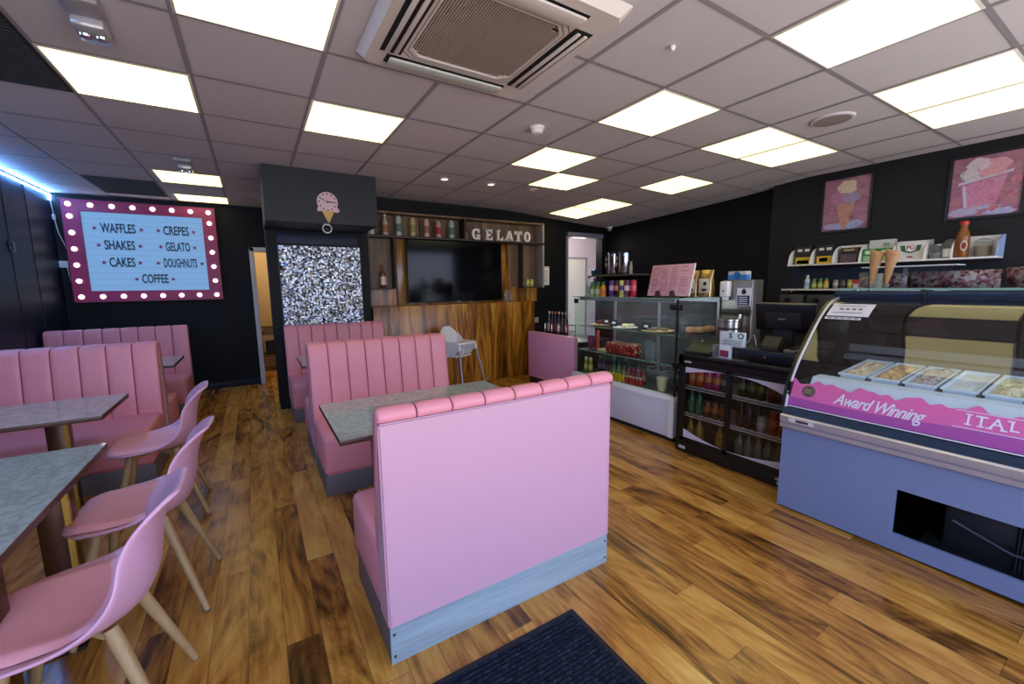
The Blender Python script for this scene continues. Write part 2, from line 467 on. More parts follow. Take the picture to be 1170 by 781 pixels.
# ------------------------------------------------------------------ ceiling things
def ceil_light(x0, x1, y0, y1, label, group='ceiling light panels'):
    X0, X1, Y0, Y1 = TX(x0), TX(x1), TY(y0), TY(y1)
    cx, cy = (X0+X1)/2, (Y0+Y1)/2
    t = thing('ceiling_light', label, 'ceiling light', (cx, cy, CH + dip(cx, cy)), group)
    d = lambda x, y, o: (x, y, CH + dip(x, y) - o)
    i = .016
    g = G()
    a = [(X0+.003, Y0+.003), (X1-.003, Y0+.003), (X1-.003, Y1-.003), (X0+.003, Y1-.003)]
    b = [(X0+i, Y0+i), (X1-i, Y0+i), (X1-i, Y1-i), (X0+i, Y1-i)]
    v = [d(*p, .0045) for p in a] + [d(*p, .009) for p in b] + [d(*p, .0045) for p in b]
    g._faces(v, [(k, (k+1) % 4, 4 + (k+1) % 4, 4 + k) for k in range(4)] + [(4+k, 4+(k+1) % 4, 8+(k+1) % 4, 8+k) for k in range(4)])
    g.obj('frame', M_white, t)
    g = G(); g._faces([d(*p, .0065) for p in b], [(0, 3, 2, 1)])
    g.obj('diffuser', M_warm, t, fix=False)
    return t
ceil_light(5, 6, 2, 3, 'square lit ceiling panel between the air conditioner and the paired panels')
ceil_light(5, 6, 4, 5, 'square lit ceiling panel just beyond the smoke detector')
ceil_light(6, 7, 5, 6, 'square lit ceiling panel touching corners with the one beyond the smoke detector')
ceil_light(8, 9, 6, 7, 'near panel of the lit pair in front of the far doorway')
ceil_light(8, 9, 7, 8, 'far panel of the lit pair in front of the far doorway')
ceil_light(8, 9, 4, 5, 'single lit ceiling panel over the glass cake counter')
ceil_light(7, 8, 2, 3, 'inner panel of the lit pair beside the round ceiling vent')
ceil_light(8, 9, 2, 3, 'outer panel of the lit pair beside the round ceiling vent, nearer the posters')
ceil_light(2, 3, 4, 5, 'square lit ceiling panel in front of the clock bulkhead')
ceil_light(7, 8, 0, 1, 'inner panel of the lit pair above the gelato counter')
ceil_light(8, 9, 0, 1, 'outer panel of the lit pair above the gelato counter, nearest the posters')
ceil_light(5, 6, 0, 1, 'large lit ceiling panel nearest the viewer on the gelato counter side')
ceil_light(0, 1, 4, 5, 'lit ceiling panel over the aisle, beside the dark opening in the ceiling')
ceil_light(1, 2, 2, 3, 'lit ceiling panel nearest the viewer, over the aisle beside the air conditioner')
ceil_light(.08, 1.02, 8, 8.95, 'lit ceiling panel with an emergency lamp in front of it')
ceil_light(.1, 1.04, 10.0, 10.8, 'lit ceiling panel right above the marquee sign')

# air conditioning cassette
t = thing('air_conditioner', 'grey square air conditioning cassette with ribbed grille in the ceiling', 'air conditioner', (1.005, 1.845, 2.52))
M_ac = P('cassette_plastic', 'd0c8c6', .5, var=.03)
x0, x1, y0, y1 = .53, 1.48, 1.37, 2.32
g = G(); z = 2.520; zc = CH - .002
gx0, gx1, gy0, gy1 = .735, 1.275, 1.575, 2.115   # grille opening
def rrect(a, b, c, d, ch): return [(a+ch, c), (b-ch, c), (b, c+ch), (b, d-ch), (b-ch, d), (a+ch, d), (a, d-ch), (a, c+ch)]
outer = rrect(x0+.03, x1-.03, y0+.03, y1-.03, .03); top = rrect(x0, x1, y0, y1, .012)
inner = rrect(gx0, gx1, gy0, gy1, .05)
v = [(p[0], p[1], zc) for p in top] + [(p[0], p[1], z) for p in outer] + [(p[0], p[1], z) for p in inner] + [(p[0], p[1], z + .018) for p in inner]
g._faces(v, [(r*8+k, r*8+(k+1) % 8, (r+1)*8+(k+1) % 8, (r+1)*8+k) for r in range(3) for k in range(8)])
g.obj('casing', M_ac, t, 20)
g = G(); g._faces([(p[0], p[1], z + .016) for p in inner], [tuple(range(8))[::-1]])
g.obj('grille_backing', P('grille_dark', '2a2523', .7), t, fix=False)
g = G()
for k in range(44):
    x = gx0 + .012 + k * (gx1 - gx0 - .02) / 43
    e = .05 if abs(k - 21.5) > 18 else .012
    g.box(x - .0032, gy0 + e, z + .004, x + .0032, gy1 - e, z + .012)
for k in range(22):
    y = gy0 + .03 + k * .0229
    g.box(gx0 + .02, y - .0015, z + .008, gx1 - .02, y + .0015, z + .013)
g.obj('grille', P('grille_slat', 'a89a92', .5), t, smooth=False)
g = G()
for a, b in ((.012, .004), (.03, .002)):
    i2 = rrect(gx0 - a, gx1 + a, gy0 - a, gy1 + a, .05); i3 = rrect(gx0 - a - .004, gx1 + a + .004, gy0 - a - .004, gy1 + a + .004, .05)
    g._faces([(p[0], p[1], z - .0012) for p in i2] + [(p[0], p[1], z - .0012) for p in i3], [(k, (k+1) % 8, 8+(k+1) % 8, 8+k) for k in range(8)])
g.obj('grille_seam', P('seam_shade', '6d615d', .7), t)
for n, (a, b, c, d) in enumerate(((.66, 1.29, 2.165, 2.235), (.66, 1.29, 1.455, 1.525), (.62, .69, 1.55, 2.14), (1.32, 1.39, 1.55, 2.14))):
    s = G(); s.box(a - .015, c - .004, z - .002, b + .015, d + .004, z + .001); so = s.obj('air_slot', M_blackm, t)
    f = G()
    if n < 2: f.box(a, c, z - .02, b, d, z - .008, 0, .004)
    else:
        f.box(a + .004, c + .01, z - .014, a + .026, d - .01, z - .006, 0, .003); f.box(a + .045, c + .01, z - .014, a + .066, d - .01, z - .006, 0, .003)
    f.obj('louvre', P('louvre_pale', 'b7bdb8', .4) if n == 0 else M_ac, so)
# smoke detector
t = thing('smoke_detector', 'small white dome smoke detector on a ceiling tile', 'smoke detector', (1.9, 2.69, CH))
g = G(); g.lathe([(.055, 2.5685), (.055, 2.552), (.05, 2.548)], (1.9, 2.69, 0), 28); g.obj('base', M_white, t)
g = G(); g.lathe([(.046, 2.548), (.044, 2.53), (.034, 2.52), (.001, 2.517)], (1.9, 2.69, 0), 28); g.obj('chamber', M_white, t)
# emergency twin lamps
def emergency(x, y, label):
    t = thing('emergency_lamp', label, 'emergency light', (x, y, CH), 'emergency lamps on the ceiling')
    g = G(); g.box(x - .065, y - .10, 2.535, x + .065, y + .03, 2.566, 0, .008); g.obj('housing', P('emergency_grey', '8e8a90', .4), t)
    g = G(); g.box(x - .055, y + .03, 2.50, x + .055, y + .20, 2.566, 0, .015); g.obj('lens', P('emergency_lens', 'a9a7ad', .15, .2), t)
    g = G()
    for dx in (-.027, .027): g.lathe([(.02, 0), (.022, .008), (.012, .012)], (x + dx, y + .115, 2.492), 14)
    g.obj('lamp_pair', M_chrome, t)
emergency(-.44, 4.93, 'grey emergency lamp box in front of the panel over the marquee sign')
emergency(-.50, 2.52, 'grey emergency lamp box nearest the viewer at the top of the aisle')
for x, y, l in ((1.88, 4.41, 'first recessed spotlight from the clock bulkhead'), (2.44, 4.38, 'middle recessed spotlight in the row before the bottle shelf'), (3.03, 4.37, 'recessed spotlight beside the small lit panels, above the white letters')):
    t = thing('spotlight', l, 'spotlight', (x, y, CH), 'recessed spotlights')
    g = G(); g.lathe([(.048, 2.568), (.048, 2.56), (.034, 2.557), (.030, 2.563)], (x, y, 0), 24, cap=False); g.obj('ring', M_white, t)
    g = G(); g.lathe([(.032, 2.560), (.002, 2.558)], (x, y, 0), 20, cap=False); g.obj('lens', M_spot if x < 3 else P('spot_off', 'b5a68c', .3), t)
t = thing('ceiling_speaker', 'round flush ceiling vent between lit panels above the counter', 'ceiling vent', (3.68, 1.5, CH))
g = G(); g.lathe([(.135, 2.5685), (.13, 2.558), (.115, 2.555)], (3.68, 1.5, 0), 36, cap=False); g.obj('rim', M_tile, t)
g = G(); g.lathe([(.115, 2.556), (.001, 2.552)], (3.68, 1.5, 0), 36, cap=False); g.obj('cover', P('speaker_cover', '928688', .8), t)
tag(recentre(G().lathe([(.012, 2.568), (.016, 2.56), (.008, 2.545)], (1.87, 1.48, 0), 12).obj('sprinkler_head', M_white), (1.87, 1.48, 2.56)), 'tiny sprinkler head in a ceiling tile beside the air conditioner', 'sprinkler')
# dark openings in the left ceiling
def grille(X0, X1, Y0, Y1, label):
    t = thing('ceiling_grille', label, 'ceiling grille', ((X0+X1)/2, (Y0+Y1)/2, CH), 'dark ceiling grilles')
    g = G(); g.box(X0, Y0, 2.562, X1, Y1, 2.568); g.obj('frame', P('grille_plate', '1c2026', .7), t)
    g = G()
    n = int((Y1 - Y0) / .03)
    for k in range(n): g.box(X0 + .015, Y0 + .015 + k * .03, 2.556, X1 - .015, Y0 + .021 + k * .03, 2.562)
    g.obj('slats', P('grille_slat_dark', '2c3038', .6), t)
grille(-1.385, -.80, TY(9) + .01, TY(10.0) + .3, 'dark ceiling grille just in front of the marquee sign')
grille(-1.385, -.80, TY(3) + .01, TY(5) - .01, 'dark ceiling grille nearest the viewer beside the left wall')
# camera domes
t = thing('dome_camera', 'small white dome camera under the clock bulkhead', 'camera', (.70, 4.73, 2.055))
g = G(); g.lathe([(.03, 2.034), (.03, 2.0545)], (.70, 4.75, 0), 20); g.lathe([(.036, 4.70), (.046, 4.705), (.048, 4.73), (.040, 4.77)], (.70, 0, 2.005), 26, axis='y', cap=False); g.obj('base', M_offwhite, t)
g = G(); g.sphere((.70, 4.735, 2.005), .038, 0, 20, 12); g.obj('lens_ball', M_black, t)
t = thing('corner_camera', 'small white camera where wall and ceiling meet above the doorway corner', 'camera', (5.44, 5.5, 2.39))
g = G(); g.lathe([(.05, 2.405), (.05, 2.385), (.045, 2.38)], (5.44, 5.5, 0), 20); g.obj('base', M_white, t)
g = G(); g.sphere((5.44, 5.5, 2.368), .042, 0, 18, 10); g.obj('lens_ball', P('camera_ball', '9c9c9e', .3), t)
# LED tape along the top of the left wall, turning down in the corner
t = thing('led_strip', 'blue white LED strip glowing along the top of the left wall', 'LED strip', (-1.94, 4, 2.55))
g = G(); g.box(-1.946, -.5, 2.526, -1.936, 7.19, 2.536); g.box(-1.946, 7.178, 2.475, -1.936, 7.188, 2.545); g.obj('glowing_tape', M_led, t)
g = G(); g.box(-1.95, -.5, 2.52, -1.946, 7.19, 2.542); g.obj('channel', M_offwhite, t)
g = G(); g.tube([(-1.94, 7.17, 2.475), (-1.93, 7.16, 2.36), (-1.925, 7.16, 2.26), (-1.91, 7.16, 2.1), (-1.87, 7.16, 1.95), (-1.85, 7.165, 1.80), (-1.855, 7.165, 1.72)], .005, 8); g.obj('cord', M_offwhite, t)
g = G(); g.box(-1.945, 7.15, 2.25, -1.915, 7.175, 2.31, 0, .006); g.obj('controller', M_offwhite, t)
g = G(); g.box(-1.95, 7.165, 1.69, -1.87, 7.199, 1.77, 0, .006); tag(recentre(g.obj('wall_socket', M_offwhite), (-1.91, 7.19, 1.69)), 'white wall socket with two cords beside the marquee sign', 'socket')
g = G(); g.tube([(-1.88, 7.16, 1.71), (-1.87, 7.15, 1.6), (-1.86, 7.15, 1.5), (-1.82, 7.155, 1.44), (-1.76, 7.165, 1.43), (-1.70, 7.165, 1.435)], .005, 8)
sign_cord = g
t = thing('wall_switch', 'dark switch plate on the navy wall', 'switch', (-1.95, 6.04, 1.8))
g = G(); g.box(-1.95, 5.99, 1.79, -1.935, 6.09, 1.89, 0, .004); g.obj('plate', P('switch_navy', '27364f', .4), t)
g = G(); g.box(-1.936, 6.0, 1.80, -1.925, 6.03, 1.88, 0, .003); g.obj('rocker', M_black, t)
# ------------------------------------------------------------------ booth benches
def bench(label, W=1.105, n=8, H=.975, group='pink booth benches'):
    """local: rear face on y = 0, seat towards +y, centred on x"""
    t = thing('booth_bench', label, 'bench', (0, 0, 0), group)
    h = W / 2
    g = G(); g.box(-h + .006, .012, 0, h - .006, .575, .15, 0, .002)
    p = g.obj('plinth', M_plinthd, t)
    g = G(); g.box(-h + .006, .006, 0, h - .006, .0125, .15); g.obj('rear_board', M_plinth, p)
    for sx in (-h + .02, h - .02):
        for z in (.03, .12):
            g = G(); g.lathe([(.006, 0), (.004, -.003)], (sx, .006, z), 10, axis='y'); g.obj('screw', M_dksteel, p)
    g = G(); g.box(-h, .10, .15, h, .615, .425, 0, .035, 4)
    for v in g.bm.verts:
        if v.co.z > .38: v.co.z += .012 * math.cos(v.co.x / h * 1.3) * max(0, min(1, (v.co.y - .1) / .3))
        if v.co.y > .58: v.co.y -= .02 * max(0, (.3 - v.co.z) / .15)
    g.obj('seat', M_pink, t, 50)
    g = G(); g.tube([(-h + .01, .609, .395), (-h*.5, .612, .397), (h*.5, .612, .397), (h - .01, .609, .395)], .004, 6); g.obj('seat_piping', M_pink, t)
    # channelled backrest: an outline in y-z swept along x, swelling between the seams
    out = [(-.006, H-.034), (-.010, H-.020), (-.004, H-.006), (.012, H+.003), (.034, H+.002), (.052, H-.010), (.062, H-.035),
           (.078, H-.15), (.094, H-.27), (.108, H-.38), (.120, H-.47), (.128, .40), (.10, .39)]
    nrm = []
    for i in range(len(out)):
        a = out[max(0, i-1)]; b = out[min(len(out)-1, i+1)]
        d = Vector((b[0]-a[0], b[1]-a[1])).normalized(); nrm.append((-d.y, d.x))
    cuts = (0, .02, .05, .12, .25, .5, .75, .88, .95, .98)
    us_ = [(k + c) / n for k in range(n) for c in cuts] + [1.]
    def fn(u, v):
        i = round(v * (len(out) - 1)); u = us_[round(u * (len(us_) - 1))]; k = u * n
        f = k - math.floor(k + 1e-6)
        bl = .010 * (1 - abs(2*f - 1) ** 9.0)
        if u in (0., 1.): bl = 0
        if i >= len(out) - 2: bl *= .4
        if i == 0: bl *= .3
        return (-h + u * W, out[i][0] + nrm[i][0] * bl, out[i][1] + nrm[i][1] * bl)
    g = G(); vs = g.surf(fn, len(us_), len(out))
    for f_ in g.bm.faces:
        q = (f_.calc_center_median().x + h) / W * n; q -= math.floor(q)
        if (q < .02 or q > .98) and abs(f_.calc_center_median().x) < h - .02: f_.material_index = 1
    for row in (vs[0], vs[-1]):
        try: g.bm.faces.new(row)
        except ValueError: pass
    g.obj('backrest', [M_pink, M_seam], t, 60)
    side = [(.0, .15), (.0, H-.042), (.048, H-.042), (.122, .42), (.122, .15)]
    g = G(); g.prism(side, -h + .001, h - .001, 'yz'); bmesh.ops.bevel(g.bm, geom=g.bm.edges[:], offset=.006, segments=2, affect='EDGES')
    rp = g.obj('rear_panel', M_pinkrear, t, 50)
    for sx in (-h + .012, h - .012):
        g = G()
        for k in range(44):
            z = .165 + k * (H - .225) / 43
            g.box(sx - .004, -.0025, z, sx + .004, .002, z + .008)
        g.obj('stitching', M_pinkrear, rp)
    return t
B0 = bench('pink booth bench with its flat lilac-pink rear and pale grey plinth nearest the doormat')
B0.location = (.8765, 1.415, 0)
C2 = lambda x, y, rz, l: copy_thing(B0, (x, y, 0), rz, l)
C2(.865, 3.495, PI, 'pink channelled booth bench behind the central grey table, facing the viewer')
C2(.865, 3.535, 0, 'pink booth bench back to back with the one behind the central table, mostly hidden')
C2(.815, 5.375, PI, 'pink booth bench against the pillar under the silver sequin panel')
BW = bench('pink channelled booth bench beside the aisle behind the two tables with pink chairs', 1.215)
BW.rotation_euler = (0, 0, PI); BW.location = (-1.312, 4.43, 0)
copy_thing(BW, (-1.312, 4.47, 0), 0, 'pink booth bench back to back with the one by the pink chairs')
copy_thing(BW, (-1.312, 6.36, 0), PI, 'pink booth bench below the marquee sign at the back')

# ------------------------------------------------------------------ tables
def table(label, x0, x1, y0, y1, legs, zt=.705):
    t = thing('table', label, 'table', ((x0+x1)/2, (y0+y1)/2, 0), 'grey marble topped booth tables')
    g = G(); g.box(x0 + .001, y0 + .001, zt - .003, x1 - .001, y1 - .001, zt); g.obj('tabletop', M_top, t)
    g = G(); g.box(x0, y0, zt - .028, x1, y1, zt - .0025, 0, .001); g.obj('edge_band', M_edge, t)
    cy = (y0 + y1) / 2
    for lx in legs:
        g = G(); g.box(lx - .045, cy - .045, .012, lx + .045, cy + .045, zt - .028, 0, .002); c = g.obj('column', M_copper, t)
        g = G(); g.box(lx + .034, cy - .052, .012, lx + .052, cy - .034, zt - .028); g.obj('corner_trim', M_gold, c)
        g = G(); g.box(lx - .06, cy - .13, 0, lx + .06, cy + .13, .012, 0, .003); g.obj('base', P('base_dark', '20150f', .4, .3), t)
    return t
table('grey marble table between the two pink benches at the middle of the room', .284, 1.41, 1.985, 2.70, (.55, 1.15))
table('grey marble table beside the middle chair, the farther of two joined tables', -1.86, -.632, 1.985, 2.57, (-.735, -1.6))
table('grey marble table nearest the viewer, cut off by the picture edge', -1.86, -.632, 1.35, 1.978, (-.72, -1.6))
table('grey marble table standing in front of the pink bench by the far chair', -1.90, -.785, 3.17, 3.78, (-1.055, -1.65))
table('grey marble table with its corner showing below the marquee sign', -1.90, -.69, 4.98, 5.66, (-1.0, -1.65))
table('grey marble table hidden between pink benches before the pillar', .33, 1.41, 4.17, 4.78, (.6, 1.15))

# ------------------------------------------------------------------ chairs
def chair(label):
    """local: seat faces -x, feet round the origin"""
    t = thing('shell_chair', label, 'chair', (0, 0, 0), 'pink shell chairs')
    ctr = [(-.235, .452, .165), (-.222, .462, .190), (-.17, .462, .220), (-.08, .452, .237), (.02, .442, .240), (.09, .442, .232), (.142, .462, .218),
           (.170, .505, .200), (.182, .560, .184), (.189, .622, .172), (.201, .685, .164), (.222, .742, .154), (.250, .786, .134), (.274, .802, .095)]
    edge = [(0, .0), (0, .0), (.0, .012), (.0, .028), (-.0, .050), (-.005, .085), (-.022, .12), (-.045, .12), (-.052, .10), (-.046, .07), (-.036, .04), (-.022, .018), (-.008, .006), (0, 0)]
    N, Mv = len(ctr), 17
    def fn(u, v, off=0.):
        i = round(u * (N - 1)); s = v * 2 - 1
        x, z, wd = ctr[i]; ex, ez = edge[i]
        k = abs(s) ** 2.4
        fx = (1 - (1 - abs(s) ** 3) ** .5) * (.045 if i < 2 else 0)
        return (x + ex * k + fx, s * wd, z + ez * k)
    g = G(); g.surf(fn, N, Mv)
    o = g.obj('shell', M_shell, t, 180)
    m = o.modifiers.new('thick', 'SOLIDIFY'); m.thickness = .015; m.offset = -1
    m = o.modifiers.new('sub', 'SUBSURF'); m.levels = 2; m.render_levels = 2
    # padded seat
    def pad(u, v):
        i = u * 6; a = int(min(5, i)); f = i - a
        x, z, wd = [ctr[a][q] * (1-f) + ctr[a+1][q] * f for q in range(3)]
        s = v * 2 - 1; wd *= .86
        rim = min(1, (1 - abs(s)) * 7) ** .5 * min(1, u * 7 + .01) ** .5 * min(1, (1 - u) * 7 + .01) ** .5
        k = abs(s) ** 2.4
        ez = edge[a][1] * (1-f) + edge[a+1][1] * f
        return (x * .96 - .0, s * wd * (.80 + .2 * min(1, u * 4, (1-u) * 4)), z + ez * k * .75 + .002 + .022 * rim)
    g = G(); g.surf(pad, 21, 21); g.obj('seat_pad', M_pad, t, 180)
    for sx in (-1, 1):
        for sy in (-1, 1):
            a = Vector((sx * .105 - .02, sy * .115, .435)); b = Vector((sx * .215 - .0, sy * .200, .006))
            g = G(); g.tube([a, a.lerp(b, .12), a.lerp(b, .96), b], .02, 12, taper=[.018, .020, .0125, .012])
            l = g.obj('leg', M_beech, t, 40)
            g = G(); c = b.copy(); c.z = 0; g.tube([b, c], .014, 10, taper=[.0118, .0115]); g.obj('foot_pad', P('foot_grey', '5c5148', .6), l)
    g = G()
    for q in ((-1, 1), (1, 1)):
        g.obox((-.02, 0, .418), Matrix.Rotation(q[0] * math.atan2(.115, .105), 3, 'Z'), (.30, .035, .022), 0, .003)
    g.obj('cross_frame', M_beech, t)
    return t
CH0 = chair('pink shell chair nearest the viewer, its beech legs at the picture edge')
CH0.location = (-.515, 1.655, 0)
c = copy_thing(CH0, (-.487, 2.34, 0), math.radians(-3), 'middle pink shell chair, between the nearest chair and the one by the bench')
c = copy_thing(CH0, (-.575, 3.30, 0), math.radians(3), 'pink shell chair farthest from the viewer, pulled up before the pink bench')

# ------------------------------------------------------------------ doormat
t = thing('doormat', 'dark ribbed doormat on the wood floor behind the lilac bench rear', 'doormat', (.5, .8, 0))
g = G(); g.box(-.15, .12, 0, 1.068, 1.265, .010, 0, .003); g.obj('backing', M_blackm, t)
g = G()
for k in range(60):
    y = .155 + k * .0182
    g.box(-.12, y, .010, 1.043, y + .011, .015)
def matmat():
    m, nt, b = nodes_of('mat_pile')
    tc = nt.nodes.new('ShaderNodeTexCoord'); n = nt.nodes.new('ShaderNodeTexNoise'); n.inputs['Scale'].default_value = 90; n.inputs['Detail'].default_value = 4
    nt.links.new(tc.outputs['Object'], n.inputs['Vector'])
    r = ramp(nt, [(.35, '0b0f18'), (.55, '1d2533'), (.75, '3a4557')]); nt.links.new(n.outputs['Fac'], r.inputs[0]); nt.links.new(r.outputs[0], b.inputs['Base Color'])
    b.inputs['Roughness'].default_value = .95; b.inputs['Specular IOR Level'].default_value = .1
    return m
g.obj('ribbed_pile', matmat(), t, smooth=False)

# ------------------------------------------------------------------ marquee sign
t = thing('marquee_sign', 'lit light-box menu sign with a magenta frame of round bulbs', 'sign', (-1.1, 7.15, 1.4))
Y = 7.10
X0, X1, Z0, Z1 = -1.847, -.355, 1.270, 2.497
iX0, iX1, iZ0, iZ1 = X0 + .155, X1 - .150, Z0 + .135, Z1 - .135
M_mag = P('magenta_frame', '8e1f52', .45, var=.1)
g = G()
o4 = [(X0, Z0), (X1, Z0), (X1, Z1), (X0, Z1)]; i4 = [(iX0, iZ0), (iX1, iZ0), (iX1, iZ1), (iX0, iZ1)]
v = [(p[0], 7.195, p[1]) for p in o4] + [(p[0], Y, p[1]) for p in o4] + [(p[0], Y, p[1]) for p in i4] + [(p[0], Y + .05, p[1]) for p in i4]
g._faces(v, [(r*4+k, r*4+(k+1) % 4, (r+1)*4+(k+1) % 4, (r+1)*4+k) for r in range(3) for k in range(4)])
g.obj('frame', M_mag, t, 20)
g = G()
for a, b in ((o4, .008),): 
    for k in range(4):
        p, q = a[k], a[(k+1) % 4]
        g.tube([(p[0], Y, p[1]), (q[0], Y, q[1])], .006, 6)
g.obj('frame_edge', P('frame_edge_dark', '3a1024', .5), t)
g = G(); g.box(iX0, Y + .045, iZ0, iX1, Y + .06, iZ1)
lb = g.obj('light_box', EM('lightbox_blue', (.17, .36, .66), .9, base=.06), t)
g = G()
nl = 13
for k in range(1, nl):
    z = iZ0 + (iZ1 - iZ0) * k / nl
    g.box(iX0, Y + .040, z - .004, iX1, Y + .0455, z + .004)
g.obj('letter_rail', EM('lightbox_rail', (.13, .29, .56), .9, base=.06), lb)
bulbs = []
for k in range(8):
    x = X0 + .07 + k * (X1 - X0 - .14) / 7
    bulbs += [(x, Z1 - .065), (x, Z0 + .065)]
for k in range(1, 6):
    z = Z1 - .065 - k * (Z1 - Z0 - .13) / 6 + .05 * (1 - k / 6)
    bulbs += [(X0 + .07, z), (X1 - .07, z)]
b0 = None
for x, z in bulbs:
    if b0 is None:
        g = G(); g.sphere((0, 0, 0), .025, 0, 14, 8); b0 = g.obj('bulb', M_bulb); bo = b0
    else: bo = b0.copy(); COL.objects.link(bo)
    bo.parent = t; bo.location = Vector((x, Y - .018, z)) - Vector(t.location)
    if bo is b0:
        g = G(); g.lathe([(.035, .017), (.03, .006), (.02, .006)], (0, 0, 0), 14, axis='y', cap=False); k0 = g.obj('bulb_collar', P('collar_pink', 'd0a0b8', .4)); kc = k0
    else: kc = k0.copy(); COL.objects.link(kc)
    kc.parent = bo
sign_cord.obj('power_cord', M_offwhite, t)
M_ink = P('letter_ink', '12304a', .6)
M_star = P('star_magenta', '8f2a66', .6)
def star(g, x, z, r):
    poly = []
    for k in range(10):
        a = PI / 2 + k * PI / 5; q = r if k % 2 == 0 else r * .42
        poly.append((x + q * math.cos(a), z + q * math.sin(a)))
    g.prism(poly, Y + .030, Y + .036, 'xz')
rows = [('WAFFLES', .275, .80, .155), ('CREPES', .755, .80, .125), ('SHAKES', .270, .585, .135), ('GELATO', .755, .585, .12), ('CAKES', .272, .365, .115), ('DOUGHNUTS', .762, .365, .165), ('COFFEE', .525, .15, .125)]
W_, H_ = iX1 - iX0, iZ1 - iZ0
for word, fx, fz, hw in rows:
    cx, cz = iX0 + fx * W_, iZ0 + fz * H_
    g = G(); g.text(word, .158, lambda u, v, h: (cx + u, Y + .034 - h, cz + v), .006, 0, xscale=.62, offset=.0035)
    mx = max(abs(v.co.x - cx) for v in g.bm.verts)
    for v in g.bm.verts: v.co.x = cx + (v.co.x - cx) * (hw * W_ * .90) / mx
    g.obj('lettering', M_ink, lb)
    for s in (-1, 1):
        gs = G(); star(gs, cx + s * (hw * W_ + .035), cz, .029); gs.obj('star_mark', M_star, lb)

# ------------------------------------------------------------------ ice cream clock on the bulkhead
t = thing('wall_clock', 'pink ice cream cone wall clock on the dark bulkhead', 'clock', (.71, 4.70, 2.2))
g = G(); poly = []
for k in range(25):
    a = PI * (-.16 + 1.32 * k / 24); poly.append((.715 + .098 * math.cos(a), 2.262 + .098 * math.sin(a)))
poly += [(.612, 2.19), (.618, 2.172), (.64, 2.167), (.66, 2.176), (.77, 2.172), (.795, 2.163), (.82, 2.172), (.826, 2.19)]
g.prism(poly, 4.675, 4.698, 'xz'); g.obj('scoop', P('clock_pink', 'd6b4b9', .5), t)
g = G(); g.prism([(.655, 2.178), (.775, 2.174), (.722, 2.062), (.712, 2.062)], 4.68, 4.698, 'xz'); g.obj('cone', P('clock_cone', 'c9a45c', .6, var=.2, scale=60), t)
g = G(); g.lathe([(.105, 4.698), (.105, 4.692)], (.715, 0, 2.262), 30, axis='y'); g.obj('backplate', M_black, t)
g = G()
for k in range(12):
    a = k * PI / 6; g.box(.715 + .078 * math.cos(a) - .006, 4.671, 2.262 + .078 * math.sin(a) - .007, .715 + .078 * math.cos(a) + .006, 4.675, 2.262 + .078 * math.sin(a) + .007)
g.obj('hour_marks', P('clock_ink', '4a2a34', .6), t)
g = G(); g.obox((.745, 4.668, 2.262), Matrix.Identity(3), (.068, .004, .010)); g.obox((.685, 4.667, 2.276), Matrix.Rotation(math.radians(22), 3, 'Y'), (.075, .003, .006)); g.lathe([(.01, 4.67), (.008, 4.664)], (.715, 0, 2.262), 12, axis='y'); g.obj('hands', M_black, t)

# ------------------------------------------------------------------ sequin panel
t = thing('sequin_panel', 'shimmering silver sequin panel on the dark pillar', 'wall panel', (.7, 5.44, .9))
g = G(); g.box(.272, 5.436, 0, 1.165, 5.449, 1.893); g.obj('backing', P('sequin_backing', '3a3d42', .5), t)
rnd = random.Random(3)
g = G()
nx, nz = 52, 92
for i in range(nx):
    for j in range(nz):
        x = .283 + (i + .5) * .872 / nx; z = .31 + (j + .5) * 1.575 / nz
        if rnd.random() < .05 or z < .7: continue
        n = Vector((rnd.gauss(0, .28), -1, rnd.gauss(.0, .30))).normalized()
        a = n.cross(Vector((0, 0, 1))).normalized(); b = a.cross(n); r = .0094
        c = Vector((x, 5.426, z))
        g._faces([c + r*(a+b), c + r*(b-a), c - r*(a+b), c + r*(a-b)], [(0, 1, 2, 3)], 0 if rnd.random() < .75 else 1)
g.obj('sequins', [M_mirror, P('sequin_smoke', '7d8ba0', .2, 1.)], t, smooth=False, fix=False)
# ------------------------------------------------------------------ wooden media wall
t = thing('media_unit', 'wood panelled television unit with shelf niches and a bar front', 'wall unit', (2.5, 5.55, 0))
F, BK = 5.44, 5.64
g = G(); g.box(1.275, 5.395, 0, 3.75, 5.43, 1.155, 0, .002); g.obj('bar_front', M_orange, t)
g = G(); g.box(1.275, 5.43, 1.135, 3.75, BK, 1.157, 0, .002); g.obj('bar_ledge', M_orange, t)
g = G(); g.box(1.275, BK, 1.15, 3.96, BK + .02, 2.05); g.obj('back_board', M_orange, t)
g = G(); g.box(1.66, 5.595, 1.157, 1.79, BK, 2.045, 0, .002); g.obj('side_panel', P('glossy_walnut', '8a6232', .18, var=.25, scale=4), t)
g = G(); g.box(3.20, 5.595, 1.157, 3.40, BK, 2.045, 0, .002); g.obj('side_panel', M_orange, t)
g = G(); g.box(1.262, F - .01, 2.035, 3.975, BK, 2.062, 0, .002); g.obj('shelf', P('shelf_dark_wood', '2b1c12', .5), t)
g = G(); g.box(1.262, BK, 2.06, 3.975, BK + .02, 2.36); g.obj('upper_back', M_grey_wood, t)
g = G(); g.box(1.262, F, 2.335, 3.975, BK + .02, 2.358, 0, .002); g.obj('top_board', M_grey_wood, t)
g = G(); g.box(2.60, F + .02, 2.062, 2.63, BK, 2.335); g.box(2.0, BK - .006, 2.1, 2.02, BK, 2.3); g.obj('divider', P('divider_dark', '1e140d', .6), t)
g = G(); g.box(3.945, F, 1.37, 3.972, BK + .02, 2.36, 0, .002); g.obj('end_board', M_pale_wood, t)
g = G(); g.box(1.285, BK - .012, 1.385, 1.60, BK, 2.035); g.obj('niche_back', M_grey_wood, t)
